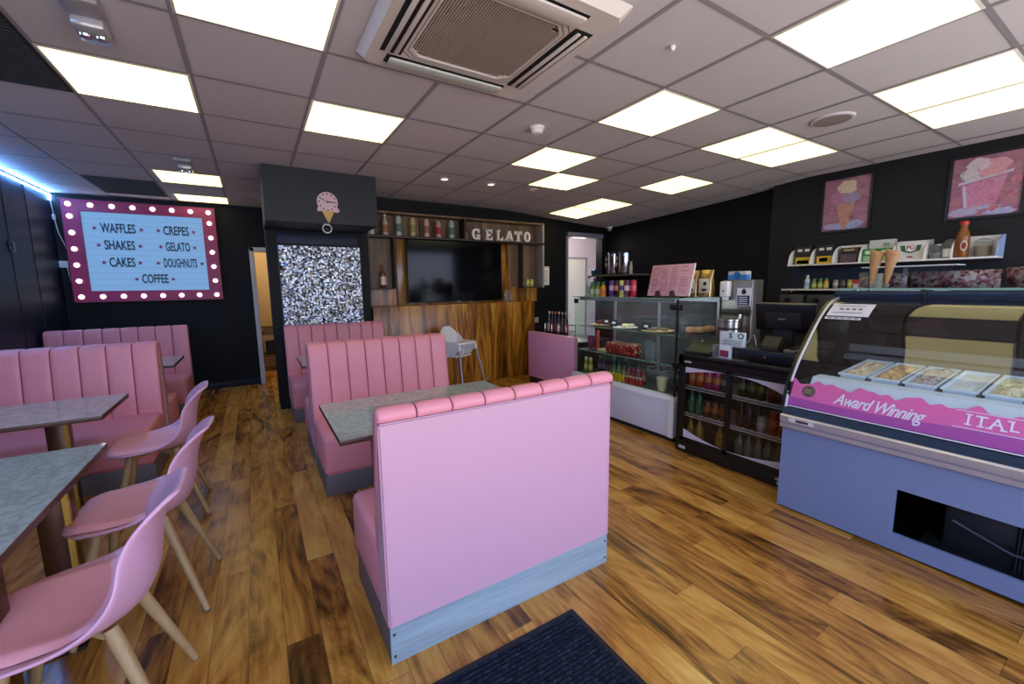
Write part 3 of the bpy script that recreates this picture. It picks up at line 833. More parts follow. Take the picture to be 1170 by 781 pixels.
g = G(); g.box(1.275, F + .02, 1.375, 1.61, BK, 1.392); g.box(1.595, F + .02, 1.392, 1.612, BK, 2.035); g.box(1.270, F + .02, 1.375, 1.284, BK, 2.035); g.obj('niche_frame', P('niche_dark', '3a3029', .6), t)
g = G(); g.box(3.41, BK - .012, 1.385, 3.945, BK, 2.035); g.obj('niche_back', M_grey_wood, t)
g = G(); g.box(3.60, F + .02, 1.365, 3.972, BK, 1.385); g.box(3.60, F + .06, 1.385, 3.614, BK, 2.035); g.obj('niche_frame', P('niche_dark', '3a3029', .6), t)
# television
t = thing('television', 'large black television in the wooden wall unit', 'television', (2.5, 5.5, 1.2))
g = G(); g.box(1.775, 5.50, 1.188, 3.225, 5.545, 2.03, 0, .006); g.obj('casing', M_black, t)
g = G(); g.box(1.785, 5.497, 1.203, 3.215, 5.5005, 2.02); g.obj('screen', P('tv_screen', '030304', .09, spec=.22), t)
g = G(); g.box(2.2, 5.545, 1.4, 2.8, 5.595, 1.8); g.obj('wall_bracket', M_blackm, t)
g = G(); g.box(2.47, 5.4965, 1.191, 2.53, 5.4985, 1.198); g.obj('badge', M_steel, t)

# ------------------------------------------------------------------ bottles, cans and small goods
def bottle(name, label, cat, loc, h, r, col, cap, group=None, paper=None, neck=.38, shape='bottle', rough=.2, nseg=14):
    """parts: body, cap, paper label"""
    t = thing(name, label, cat, loc, group)
    x, y, z = loc
    if shape == 'bottle':
        pr = [(r*.9, 0), (r, r*.15), (r, h*.55), (r*.95, h*.62), (r*neck, h*.80), (r*neck, h*.92)]; cr, c0 = r*neck*1.15, h*.90
    elif shape == 'fat':
        pr = [(r*.92, 0), (r, r*.12), (r, h*.70), (r*.8, h*.82), (r*neck, h*.88), (r*neck, h*.92)]; cr, c0 = r*neck*1.2, h*.89
    elif shape == 'juice':
        pr = [(r*.92, 0), (r, r*.12), (r, h*.56), (r*.9, h*.66), (r*.58, h*.76), (r*.58, h*.80)]; cr, c0 = r*.68, h*.78
    elif shape == 'round':   # straight syrup bottle with rounded shoulders and low cap
        pr = [(r*.95, 0), (r, r*.1), (r, h*.78), (r*.93, h*.87), (r*.72, h*.94), (r*.45, h*.955)]; cr, c0 = r*.5, h*.94
    g = G(); g.lathe([(a, z + b) for a, b in pr], (x, y, 0), nseg); b = g.obj('body', P('glass_' + col, col, rough, var=.05), t)
    g = G(); g.lathe([(cr, z + c0), (cr, z + h*.985), (cr*.85, z + h)], (x, y, 0), nseg); g.obj('cap', P('cap_' + cap, cap, .4), t)
    if paper:
        lo, hi = (.14, .50) if shape != 'round' else (.22, .6)
        g = G(); g.lathe([(r*1.02, z + h*lo), (r*1.02, z + h*hi)], (x, y, 0), nseg, cap=False); g.obj('paper_label', P('paper_' + paper, paper, .6, var=.25, scale=70), t)
    return t
def can(label, loc, col, band, group=None, h=.145, r=.030):
    t = thing('drinks_can', label, 'can', loc, group); x, y, z = loc
    g = G(); g.lathe([(r*.82, z), (r, z + .010), (r, z + h - .014), (r*.85, z + h - .002)], (x, y, 0), 14); b = g.obj('body', P('can_' + col, col, .3, .2, var=.25, scale=40), t)
    g = G(); g.lathe([(r*.85, z + h - .002), (r*.87, z + h), (r*.8, z + h - .001), (.001, z + h - .003)], (x, y, 0), 14, cap=False); g.obj('lid', M_steel, t)
    g = G(); g.lathe([(r*1.012, z + h*.38), (r*1.012, z + h*.68)], (x, y, 0), 14, cap=False); g.obj('printed_band', P('band_' + band, band, .4, var=.3, scale=80), t)
    return t
def carton(name, label, cat, c, size, col, marks=(), rz=0, group=None, part='box_body'):
    """a box of goods; marks are coloured printed panels on its -x face: (v0, v1, z0, z1, colour) as fractions"""
    t = thing(name, label, cat, c, group)
    x, y, z = c; sx, sy, sz = size
    g = G(); g.box(x - sx/2, y - sy/2, z, x + sx/2, y + sy/2, z + sz, 0, .002); g.obj(part, P('card_' + col, col, .55, var=.04), t)
    for a, b, c0, c1, mc in marks:
        g = G(); g.box(x - sx/2 - .0015, y + sy/2 - a*sy, z + c0*sz, x - sx/2 + .0005, y + sy/2 - b*sy, z + c1*sz); g.obj('printed_panel', P('ink_' + mc, mc, .55, var=.12, scale=60), t)
    if rz: t.rotation_euler = (0, 0, rz)
    return t
# on the shelf above the television
S0 = 2.062; sy = 5.52
tag(recentre(G().lathe([(.035, S0), (.04, S0 + .03), (.03, S0 + .075), (.012, S0 + .09)], (1.335, sy, 0), 14).obj('salt_shaker', P('shaker_white', 'c9c8c2', .3)), (1.335, sy, S0)), 'small white pot at the bulkhead end of the bottle shelf', 'pot')
bottle('syrup_bottle', 'pale slim-necked bottle with an amber label on the top shelf', 'bottle', (1.51, sy, S0), .265, .036, 'b9b4a8', 'd4d2cc', 'syrup bottles on the top shelf', '9a6a3c', .42)
for x, h, c, k, p, l in ((1.685, .262, 'aab9b2', '9fb0aa', '4f7268', 'grey-green syrup bottle, second full bottle from the bulkhead on the top shelf'),
        (1.875, .252, 'b7a878', 'b0a274', '8a7d4c', 'yellowish syrup bottle in the middle of the top shelf'),
        (2.065, .25, 'c7a091', 'c09a8c', '8f5a50', 'salmon pink syrup bottle on the top shelf'),
        (2.235, .235, 'b98c86', 'a08a88', 'a51f2c', 'syrup bottle with a bright red lower half on the top shelf'),
        (2.43, .252, '9db3a8', 'aec0b8', '4f6e66', 'pale green syrup bottle nearest the white letters on the top shelf')):
    bottle('syrup_bottle', l, 'bottle', (x, sy, S0), h, .040, c, k, 'syrup bottles on the top shelf', p, shape='round')
tag(recentre(G().lathe([(.018, S0), (.018, S0 + .07), (.022, S0 + .10)], (2.665, sy, 0), 14).obj('shot_glass', GL('amber_glass', (.8, .65, .35), 1.4, haze=.15)), (2.665, sy, S0)), 'small amber glass standing just before the white letter G', 'glass')
# standing letters spelling GELATO: slab serif outlines
def slab(ch):
    """boxes and arcs of a slab-serif capital in a 1 x 1.35 cell: list of outlines"""
    s = .26
    arc = lambda cx, cz, rx, rz, a0, a1, n: [(cx + rx * math.cos(math.radians(a0 + (a1-a0)*k/n)), cz + rz * math.sin(math.radians(a0 + (a1-a0)*k/n))) for k in range(n+1)]
    H = 1.35
    if ch == 'O': return [arc(.5, H/2, .5, H/2, 180, 0, 14) + arc(.5, H/2, .22, H/2-.2, 0, 180, 14), arc(.5, H/2, .5, H/2, 180, 360, 14) + arc(.5, H/2, .22, H/2-.2, 360, 180, 14)]
    if ch == 'G': return [arc(.5, H/2, .5, H/2, 45, 330, 22) + arc(.5, H/2, .23, H/2-.2, 330, 45, 22), [(.52, .42), (1.02, .42), (1.02, .64), (.52, .64)], [(.76, .02), (1.0, .02), (1.0, .5), (.76, .5)], [(.78, .85), (.98, .85), (.98, 1.3), (.78, 1.3)]]
    if ch == 'E': return [[(.12, 0), (.12+s, 0), (.12+s, H), (.12, H)], [(0, 0), (.98, 0), (.98, .22), (0, .22)], [(.98-.17, .2), (.98, .2), (.98, .45), (.98-.17, .38)], [(0, H-.22), (.95, H-.22), (.95, H), (0, H)], [(.78, H-.4), (.95, H-.46), (.95, H-.2), (.78, H-.2)], [(.3, .57), (.72, .57), (.72, .78), (.3, .78)]]
    if ch == 'L': return [[(.12, 0), (.12+s, 0), (.12+s, H), (.12, H)], [(0, 0), (.95, 0), (.95, .22), (0, .22)], [(.76, .2), (.95, .2), (.95, .55), (.76, .48)], [(0, H-.18), (.55, H-.18), (.55, H), (0, H)]]
    if ch == 'A': return [[(.06, 0), (.30, 0), (.60, H), (.40, H)], [(.70, 0), (.96, 0), (.66, H), (.40, H)], [(.25, .36), (.78, .36), (.78, .55), (.25, .55)], [(-.04, 0), (.40, 0), (.40, .16), (-.04, .16)], [(.58, 0), (1.06, 0), (1.06, .16), (.58, .16)]]
    if ch == 'T': return [[(.37, 0), (.63, 0), (.63, H), (.37, H)], [(0, H-.22), (1, H-.22), (1, H), (0, H)], [(0, H-.5), (.17, H-.42), (.17, H-.2), (0, H-.2)], [(.83, H-.42), (1, H-.5), (1, H-.2), (.83, H-.2)], [(.22, 0), (.78, 0), (.78, .17), (.22, .17)]]
for ch, x, wd in (('G', 2.715, .125), ('E', 2.935, .115), ('L', 3.115, .115), ('A', 3.255, .155), ('T', 3.43, .13), ('O', 3.60, .115)):
    g = G()
    for poly in slab(ch):
        g.prism([(x + p[0] * wd, S0 + .0 + p[1] * .155/1.35) for p in poly], 5.445, 5.475, 'xz')
    o = g.obj('sign_letter', P('letter_white', 'f2ece6', .5), smooth=False)
    tag(recentre(o, (x + wd/2, 5.46, S0)), 'white standing slab letter %s on the shelf above the television' % ch, 'letter', 'white letters spelling gelato')
bottle('sauce_bottle', 'amber glass bottle with a red top and white label in the empty wooden niche', 'bottle', (1.46, 5.55, 1.392), .30, .036, '6e3413', '8e1c1c', None, 'd8cfc2', .36)
for x, l in ((3.70, 'yellow-green drinks can in the far niche, the one nearer the television'), (3.775, 'yellow-green drinks can in the far niche, beside the pale end board')):
    can(l, (x, 5.52, 1.385), 'b6b54a', 'd0cc6a', 'yellow cans in the far niche', h=.115, r=.033)
tag(recentre(G().lathe([(.03, 1.385), (.034, 1.40), (.034, 1.50), (.02, 1.545), (.02, 1.57), (.024, 1.575)], (3.655, 5.56, 0), 14).obj('glass_jar', M_clear), (3.655, 5.56, 1.385)), 'clear glass bottle beside the yellow-green cans in the far niche', 'bottle')
t = thing('menu_holder', 'small clear acrylic menu holder on the bar ledge beside the television', 'menu holder', (3.32, 5.50, 1.157))
g = G(); g.box(3.25, 5.485, 1.157, 3.40, 5.50, 1.345, 0, .002); g.obj('acrylic_sheet', M_clear, t)
g = G(); g.box(3.24, 5.46, 1.157, 3.41, 5.53, 1.165, 0, .002); g.obj('foot', M_clear, t)
g = G(); g.box(3.19, 5.46, 1.157, 3.225, 5.49, 1.20, 0, .003); tag(recentre(g.obj('wooden_block', P('block_brown', '6d4220', .5)), (3.2, 5.47, 1.157)), 'little brown wooden block on the ledge below the television corner', 'block')
t = thing('wall_notice', 'white notice with lines of print on the black wall beside the wooden unit', 'notice', (4.14, 5.69, 1.4))
g = G(); g.box(4.06, 5.688, 1.405, 4.255, 5.70, 1.71, 0, .002); n_ = g.obj('sheet', M_white, t)
g = G()
for k in range(5):
    for q in range(3):
        g.box(4.10 + q*.04, 5.6865, 1.63 - k*.04, 4.127 + q*.04, 5.6885, 1.645 - k*.04)
for q in range(5): g.box(4.085 + q*.034, 5.6865, 1.685, 4.10 + q*.034, 5.6885, 1.692)
g.obj('print', P('print_grey', '6e6e72', .7), n_)
t = thing('wall_socket_plate', 'small white socket plate with an orange light low on the black wall', 'socket', (3.95, 5.69, .75))
g = G(); g.box(3.86, 5.685, .79, 4.03, 5.70, .875, 0, .003); g.obj('plate', P('plate_cream', 'b5ab98', .4), t)
g = G(); g.box(3.87, 5.682, .805, 3.91, 5.686, .855); g.obj('switch', P('switch_orange', 'a8502a', .4), t)

# ------------------------------------------------------------------ high chair
t = thing('high_chair', 'white plastic high chair with grey tube legs before the wood panel', 'high chair', (2.2, 4.93, 0))
t.location = (0, 0, 0)
def hback(u, v):
    z = .50 + .39 * v; s_ = u * 2 - 1
    w_ = .168 if z < .722 else max(.004, .168 ** 2 - (z - .722) ** 2) ** .5
    y = s_ * w_
    return (-.15 + .03 * (y / .155) ** 2 - .04 * v, y, z)
g = G(); g.surf(hback, 17, 26); o = g.obj('backrest', M_white, t, 60); m = o.modifiers.new('thick', 'SOLIDIFY'); m.thickness = .012; m.offset = 0
for s_ in (-1, 1):
    g = G(); g.prism([(-.13, .80), (-.08, .745), (-.04, .71), (.15, .69), (.185, .675), (.19, .60), (.13, .595), (.09, .55), (.05, .52), (-.12, .50)], s_ * .150, s_ * .162, 'xz'); g.obj('side_panel', M_white, t)
g = G(); g.prism([(-.14, -.15), (.10, -.15), (.12, 0), (.10, .15), (-.14, .15)], .515, .53); g.obj('seat', M_white, t)
g = G(); g.prism([(-.05, -.165), (.17, -.175), (.205, -.14), (.205, .14), (.17, .175), (-.05, .165), (-.05, .145), (.05, .12), (.075, 0), (.05, -.12), (-.05, -.145)], .68, .705); bmesh.ops.bevel(g.bm, geom=g.bm.edges[:], offset=.007, segments=2, affect='EDGES'); g.obj('tray', M_white, t, 50)
g = G(); g.prism([(-.12, .53), (-.10, .515), (.04, .515), (.075, .56), (.075, .68), (.065, .68), (.062, .57), (.03, .53)], -.03, .03, 'xz'); g.obj('crotch_post', M_white, t)
for sx, sy_ in ((-1, -1), (-1, 1), (1, -1), (1, 1)):
    a = Vector((.165 if sx > 0 else -.10, sy_ * .150, .675 if sx > 0 else .60)); b = Vector((.30 if sx > 0 else -.27, sy_ * .245, .0))
    g = G(); g.tube([a, b], .0115, 10); l = g.obj('leg', P('leg_grey', '8f8f92', .35, .6), t)
    g = G(); g.tube([a, a.lerp(b, .10)], .017, 10); g.obj('leg_socket', M_white, l)
t.location = (2.19, 4.90, 0); t.rotation_euler = (0, 0, math.radians(-66))

# ------------------------------------------------------------------ things behind the rear door
t = thing('storage_shelf', 'wooden storage shelf with boxes seen through the rear doorway', 'shelf', (.3, 8.4, 0))
g = G()
for z in (.25, .62, .75): g.box(.05, 8.2, z, .9, 8.6, z + .03)
for x in (.05, .87): g.box(x, 8.2, 0, x + .03, 8.6, .78)
g.obj('frame', P('shelf_tan', '8a6a40', .6), t)
g = G(); g.box(.10, 8.25, .65, .34, 8.5, .75, 0, .004); tag(recentre(g.obj('storage_tray', P('tray_pale', 'b9a07a', .5)), (.2, 8.4, .65)), 'pale tray on the shelf behind the rear doorway', 'tray')
g = G(); g.box(.12, 8.25, .28, .5, 8.5, .50, 0, .004); tag(recentre(g.obj('storage_crate', P('crate_dark', '241c14', .5)), (.3, 8.4, .28)), 'dark crate under the shelf behind the rear doorway', 'crate')
# ------------------------------------------------------------------ low pink partition and the bar of syrups behind it
t = thing('pink_partition', 'low pink padded partition on a black plinth beside the cake counter', 'partition', (3.24, 4.28, 0))
g = G(); g.box(3.20, 3.80, .155, 3.27, 4.765, .778, 0, .006); g.obj('padded_panel', P('partition_pink', 'eea2bf', .4, var=.05, scale=3), t)
g = G(); g.box(3.225, 3.82, 0, 3.265, 4.765, .155); g.obj('plinth', M_black, t)
t = thing('back_bar', 'black bar counter carrying the rack of syrup bottles', 'counter', (3.5, 4.3, 0))
g = G(); g.box(3.30, 3.80, 0, 3.85, 4.765, .69, 0, .003); g.obj('body', M_blackm, t)
g = G(); g.box(3.285, 3.79, .69, 3.87, 4.775, .715, 0, .003); g.obj('worktop', M_black, t)
t = thing('bottle_rack', 'wire rack full of dark sauce bottles above the pink partition', 'rack', (3.45, 4.38, .715))
g = G()
for z in (.74, .80, .88): g.tube([(3.37, 4.15, z), (3.37, 4.60, z), (3.53, 4.60, z), (3.53, 4.15, z)], .004, 6, cyclic=True)
for x in (3.37, 3.53):
    for y in (4.15, 4.30, 4.45, 4.60): g.tube([(x, y, .715), (x, y, .885)], .004, 6)
g.obj('wire_frame', M_chrome, t)
g = G(); g.box(3.37, 4.15, .735, 3.53, 4.60, .742); g.obj('tray', M_dksteel, t)
for k, (y, cap, pap) in enumerate(((4.555, 'd8c8b8', 'b8aca0'), (4.49, 'c8622a', '8a2a2a'), (4.425, 'd06a2c', '7c3030'), (4.345, 'd9cbb4', 'c9c2b8'), (4.275, '8f8378', '5c4a40'), (4.205, 'b8a090', '8a3640'))):
    lab = ('dark sauce bottle with a pale cap at the wood panel end of the wire rack', 'dark sauce bottle with an orange cap, second along the wire rack', 'dark sauce bottle with an orange cap, third along the wire rack',
           'dark sauce bottle with a cream cap and white label in the wire rack', 'dark sauce bottle with a grey cap in the wire rack', 'dark sauce bottle nearest the cake counter in the wire rack')[k]
    bottle('sauce_bottle', lab, 'bottle', (3.41, y, .742), .31, .03, '2c1512' if k != 4 else '3a2a22', cap, 'sauce bottles in the wire rack', pap, .35)

# ------------------------------------------------------------------ glass cake counter
DX0, DX1, DY0, DY1, DZ0, DZ1 = 3.04, 3.70, 2.262, 3.62, .42, 1.268
t = thing('cake_counter', 'glass cake display counter on a white base', 'display counter', (3.3, 2.9, 0))
g = G(); g.box(DX0 + .04, DY0 + .02, 0, DX1, DY1 - .02, .055); g.obj('kick', M_blackm, t)
g = G(); g.box(DX0, DY0, .05, DX1, DY1, DZ0 - .03, 0, .003); b = g.obj('base', M_ltgrey, t)
g = G()
g.box(DX0 - .008, DY0 - .004, .05, DX0 + .004, DY0 + .05, DZ0); g.box(DX0 - .008, DY1 - .05, .05, DX0 + .004, DY1 + .004, DZ0); g.box(DX0 - .012, DY0 - .006, DZ0 - .045, DX1, DY1 + .006, DZ0, 0, .004)
g.obj('base_trim', M_white, b)
g = G(); g.box(DX0 + .05, DY0 + .01, DZ0, DX1 - .02, DY1 - .01, DZ0 + .006); g.obj('deck', P('deck_steel', '6f7674', .2, .6), t)
for nm, q in (('front_glass', (DX0 + .012, DY0 + .01, DZ0, DX0 + .018, DY1 - .01, DZ1)), ('end_glass', (DX0 + .02, DY0 + .006, DZ0, DX1 - .02, DY0 + .012, DZ1)), ('end_glass', (DX0 + .02, DY1 - .012, DZ0, DX1 - .02, DY1 - .006, DZ1)), ('top_glass', (DX0, DY0 - .0, DZ1, DX1, DY1, DZ1 + .008))):
    g = G(); g.box(*q); g.obj(nm, M_glass, t)
g = G()
for z in (.675, .945): g.box(DX0 + .07, DY0 + .02, z, DX1 - .03, DY1 - .02, z + .006)
g.obj('glass_shelf', M_glass, t)
g = G()
for z in (.675, .945): g.box(DX0 + .066, DY0 + .02, z - .002, DX0 + .072, DY1 - .02, z + .008)
g.box(DX0 - .003, DY0, DZ1 - .001, DX0 + .002, DY1, DZ1 + .009); g.box(DX0, DY0 - .003, DZ1 - .001, DX1, DY0 + .002, DZ1 + .009)
g.obj('glass_edge', P('glass_edge_green', '7da596', .2, var=.02), t)
g = G()
for y in (DY0 + .02, 2.95, DY1 - .03):
    g.box(DX1 - .045, y - .012, DZ0, DX1 - .02, y + .012, DZ1)
g.box(DX1 - .05, DY0 + .01, DZ1 - .04, DX1 - .02, DY1 - .01, DZ1); g.box(DX1 - .05, DY0 + .01, DZ0, DX1 - .02, DY1 - .01, DZ0 + .04)
g.obj('rear_frame', M_alu, t)
g = G(); g.box(DX0 + .008, DY0 + .004, DZ0, DX0 + .022, DY0 + .016, DZ1); g.obj('corner_post', M_black, t)
for z in (.50, .70, 1.20):
    g = G(); g.box(DX0 - .004, DY0 - .02, z - .025, DX0 + .04, DY0 + .075 if z > 1 else DY0 + .03, z + .025, 0, .004); g.obj('clamp', M_black, t)
g = G(); g.box(DX0 + .004, DY1 - .06, 1.20, DX0 + .03, DY1 - .01, 1.25, 0, .004); g.obj('clamp', M_black, t)
g = G(); g.box(DX0 + .065, DY0 + .1, 1.250, DX0 + .085, DY1 - .1, 1.258); g.obj('led_lamp', EM('cabinet_led', (.75, .88, 1.), 28.), t)
g = G(); g.box(DX0 + .045, DY0 + .06, 1.235, DX0 + .060, DY1 - .06, 1.266, 0, .002); g.box(DX0 + .045, DY0 + .06, 1.259, DX0 + .095, DY1 - .06, 1.266); g.obj('added_lamp_cover', M_alu, t)  # added cover, hides the lamp's bright line from the front
g = G(); g.box(DX1 - .034, DY0 + .02, DZ0 + .04, DX1 - .031, DY1 - .02, DZ1 - .04); g.obj('sliding_door', GL('rear_door_glass', (.75, .8, .8), 1.9, haze=.10), t)
# food inside
M_board = P('bamboo_board', 'c9a878', .5, var=.1)
M_cake_b = P('chocolate_cake', '4a2418', .7, var=.3, scale=60, bump=.3)
M_cake_y = P('pale_cake', 'd8c79a', .7, var=.15, scale=50, bump=.3)
M_cake_g = P('grey_cookie', '7d6f5c', .7, var=.3, scale=70, bump=.4)
def plate(c, r, label, mat, rx=1., cakes=None, tagged=True):
    x, y, z = c
    t = thing('serving_plate', label, 'plate', c)
    g = G(); n0 = set(); g.lathe([(r*.7, z), (r, z + .008), (r, z + .014), (r*.92, z + .013), (.002, z + .010)], (0, 0, 0), 30, cap=False)
    for v in g.bm.verts: v.co.x = x + v.co.x * rx; v.co.y = y + v.co.y
    g.obj('dish', mat, t)
plate((3.30, 3.42, .952), .135, 'round bamboo board with chocolate cake on the top shelf of the cake counter', M_board)
plate((3.24, 3.03, .952), .125, 'white plate with pale slices on the top shelf of the cake counter', M_white)
plate((3.24, 2.62, .952), .150, 'round bamboo board with grey pastries on the top shelf, near the counter corner', M_board)
def cakes(name, label, cat, spots, mat, size, group):
    for k, (x, y, z) in enumerate(spots):
        g = G(); q = random.Random(k * 7 + len(name)); a = q.uniform(0, 3); s = [d * q.uniform(.85, 1.15) for d in size]
        g.obox((x, y, z + s[2]/2), Matrix.Rotation(a, 3, 'Z'), s, 0, min(s) * .3)
        tag(recentre(g.obj(name, mat), (x, y, z)), label, cat, group)
cakes('chocolate_cake', 'piece of dark chocolate cake on the bamboo board', 'cake', [(3.27, 3.44, .967), (3.33, 3.47, .967)], M_cake_b, (.07, .06, .04), 'chocolate cakes')
cakes('cake_slice', 'pale cake slice on the white plate', 'cake', [(3.21, 3.0, .967), (3.27, 3.05, .967), (3.25, 2.96, .967)], M_cake_y, (.06, .05, .03), 'pale cake slices')
cakes('pastry', 'flat grey-brown pastry on the bamboo board', 'pastry', [(3.18, 2.64, .967), (3.26, 2.56, .967), (3.28, 2.67, .967)], M_cake_g, (.08, .055, .02), 'grey pastries')
cakes('bread_roll', 'small golden bun on the far corner of the top shelf', 'bun', [(3.45, 2.33, .952), (3.52, 2.36, .952), (3.58, 2.31, .952), (3.4, 2.38, .952)], P('bun_gold', 'cf9a6c', .6, var=.2, scale=30), (.085, .075, .05), 'golden buns')
for x, y, l in ((3.27, 3.33, 'black price tag beside the chocolate cake'), (3.2, 3.15, 'black price tag beside the white plate of slices'), (3.17, 2.70, 'black price tag beside the board of grey pastries')):
    t = thing('price_tag', l, 'price tag', (x, y, .968), 'black price tags')
    g = G(); g.obox((x, y, .998), Matrix.Rotation(math.radians(12), 3, 'Y'), (.008, .095, .068)); g.obj('card', M_black, t)
    g = G(); g.obox((x - .006, y - .004, 1.002), Matrix.Rotation(math.radians(12), 3, 'Y'), (.003, .045, .022)); g.obj('chalk_label', M_white, t)
M_red = CELLS('sweet_packet_print', [(0, '8d1416'), (.45, 'b3231c'), (.7, '6f0d12'), (.85, 'd08a6a'), (.93, 'd9c9a0')], 60, .3)
for k in range(14):
    q = random.Random(k * 5 + 1); x = 3.20 + .085 * (k % 2) + q.uniform(0, .02); y = 3.21 - .052 * (k // 2); zz = .682
    g = G()
    def pk(u, v, q0=q.uniform(0, 9), tw=q.uniform(-.5, .5)):
        a = 2 * PI * u; s_ = math.sin(PI * min(.97, max(.03, v))) ** .35
        w_, d_ = .048 * (.75 + .25 * s_), .026 * s_ + .003
        py, px = (v - .5) * .115, 0
        cx_, sx_ = math.cos(a) * w_, math.sin(a) * d_ + .006 * math.sin(q0 + 9*v)
        return (x + math.cos(tw) * sx_ - math.sin(tw) * cx_ * .35, y + cx_ * math.cos(tw), zz + .062 + py)
    vs = g.surf(pk, 16, 9, cu=True); g.bm.faces.new([r[0] for r in vs]); g.bm.faces.new([r[-1] for r in vs][::-1])
    zmin = min(v.co.z for v in g.bm.verts)
    g.move((0, 0, .6822 - zmin))
    tag(recentre(g.obj('sweet_packet', M_red, sharp=60), (x, y, .682)), 'glossy red packet of sweets on the middle shelf of the cake counter', 'sweets', 'red sweet packets')
cakes('candy_tube', 'upright magenta and purple candy tube at the far end of the middle shelf', 'sweets', [(3.26, 3.58, .682), (3.24, 3.52, .682), (3.26, 3.46, .682)], P('candy_magenta', '7c2c55', .3, var=.3, scale=20), (.04, .04, .16), 'magenta candy tubes')
g = G(); g.box(3.20, 3.385, .682, 3.225, 3.41, .90, 0, .004); tag(recentre(g.obj('candy_stick', P('candy_orange', 'd0502c', .3)), (3.21, 3.4, .682)), 'tall orange candy stick on the middle shelf', 'sweets')
g = G(); g.prism([(3.15, 3.22), (3.32, 3.30), (3.32, 3.40), (3.18, 3.38)], .682, .70); tag(recentre(g.obj('cake_wedge', M_cake_y), (3.22, 3.32, .682)), 'pale wafer wedge lying before the red sweet packets', 'cake')
for k, (y, h) in enumerate(((2.74, .17), (2.68, .15))):
    t = thing('glass_tumbler_stack', 'stack of clear plastic tumblers on the middle shelf, %s' % ('taller one' if k == 0 else 'shorter one nearer the corner'), 'tumblers', (3.25, y, .682), 'stacks of clear tumblers')
    g = G(); g.lathe([(.03, .682), (.042, .682 + h), (.040, .682 + h), (.028, .688)], (3.25, y, 0), 18, cap=False); g.obj('tumbler', M_clear, t)
    g = G(); 
    for q in range(5): g.lathe([(.036 + q*.001, .70 + h*.5 + q*.016), (.0375 + q*.001, .703 + h*.5 + q*.016)], (3.25, y, 0), 18, cap=False)
    g.obj('rim', M_clear, t)
cakes('sausage_roll', 'raw pink meat roll on the middle shelf by the counter corner', 'food', [(3.55, 2.55, .682), (3.60, 2.46, .682), (3.5, 2.44, .682), (3.58, 2.38, .682)], P('meat_pink', 'c06a60', .4, var=.25, scale=40), (.09, .055, .045), 'pink meat rolls')
def row(n, p0, p1, fn):
    for k in range(n):
        f = k / max(1, n - 1); fn((p0[0] + (p1[0]-p0[0]) * f, p0[1] + (p1[1]-p0[1]) * f, p0[2]), k)
row(2, (3.20, 3.57, .426), (3.20, 3.50, .426), lambda p, k: bottle('juice_bottle', 'yellow juice bottle with a pale cap at the far end of the counter deck', 'bottle', p, .155, .027, '9a7f2c', 'cfc48c', 'yellow juice bottles', 'c9b85c', shape='juice'))
row(6, (3.33, 3.48, .426), (3.33, 3.18, .426), lambda p, k: bottle('juice_bottle', 'dark red juice bottle with a teal cap in the back row of the counter deck', 'bottle', p, .175, .026, '48202c', '17624e', 'dark juice bottles with teal caps', '8a6070', shape='juice'))
row(3, (3.23, 3.16, .426), (3.23, 3.02, .426), lambda p, k: bottle('juice_bottle', 'green apple juice bottle with a dark green cap in the front row', 'bottle', p, .175, .028, '56622e', '0f3a2a', 'green juice bottles', '8a9460', shape='juice'))
row(4, (3.23, 2.955, .426), (3.23, 2.765, .426), lambda p, k: bottle('juice_bottle', 'red berry juice bottle with a dark green cap in the front row', 'bottle', p, .175, .028, '7a2a2a', '0f3a2a', 'red juice bottles', 'a8605a', shape='juice'))
def little(name, label, cat, p, col, cap, grp):
    t = thing(name, label, cat, p, grp); x, y, z = p
    g = G(); g.lathe([(.019, z), (.021, z + .008), (.021, z + .055), (.012, z + .066)], (x, y, 0), 12); g.obj('body', P('pot_' + col, col, .3), t)
    g = G(); g.lathe([(.014, z + .064), (.014, z + .078)], (x, y, 0), 12); g.obj('cap', P('cap_' + cap, cap, .4), t)
row(6, (3.10, 3.14, .426), (3.10, 2.905, .426), lambda p, k: little('yogurt_drink', 'tiny yellow drink bottle at the front edge of the counter deck', 'bottle', p, 'c9a21c', 'd8c04a', 'tiny yellow drinks'))
row(5, (3.10, 2.86, .426), (3.10, 2.69, .426), lambda p, k: little('yogurt_drink', 'tiny red drink bottle with a pale cap at the front edge of the counter deck', 'bottle', p, 'a3241f', 'd8b8a8', 'tiny red drinks'))
t = thing('glass_bowl', 'wavy clear glass bowl on the counter deck behind the juice bottles', 'bowl', (3.43, 2.70, .426))
g = G(); g.surf(lambda u, v: (3.43 + (.06 + .085*v**.7) * math.cos(2*PI*u), 2.70 + (.06 + .085*v**.7) * math.sin(2*PI*u), .428 + .13 * v ** 1.5 + .008 * v * math.sin(16*PI*u)), 64, 8, cu=True)
g.obj('bowl_body', M_clear, t, 180)
g = G(); g.tube([(3.43 + .146*math.cos(2*PI*k/48), 2.70 + .146*math.sin(2*PI*k/48), .558 + .008*math.sin(16*PI*k/48)) for k in range(48)], .003, 6, cyclic=True); g.obj('bowl_rim', P('rim_white', 'c8d4d2', .15), t)
t = thing('paper_cup', 'small cream paper tub inside the counter near the corner post', 'cup', (3.14, 2.47, .426))
g = G(); g.lathe([(.036, .426), (.050, .545), (.047, .545), (.034, .43)], (3.14, 2.47, 0), 24, cap=False); g.obj('tub', P('cup_cream', 'd8c896', .5, var=.06), t)
g = G(); g.lathe([(.050, .541), (.0525, .545), (.050, .55)], (3.14, 2.47, 0), 24, cap=False); g.obj('rolled_rim', M_white, t)

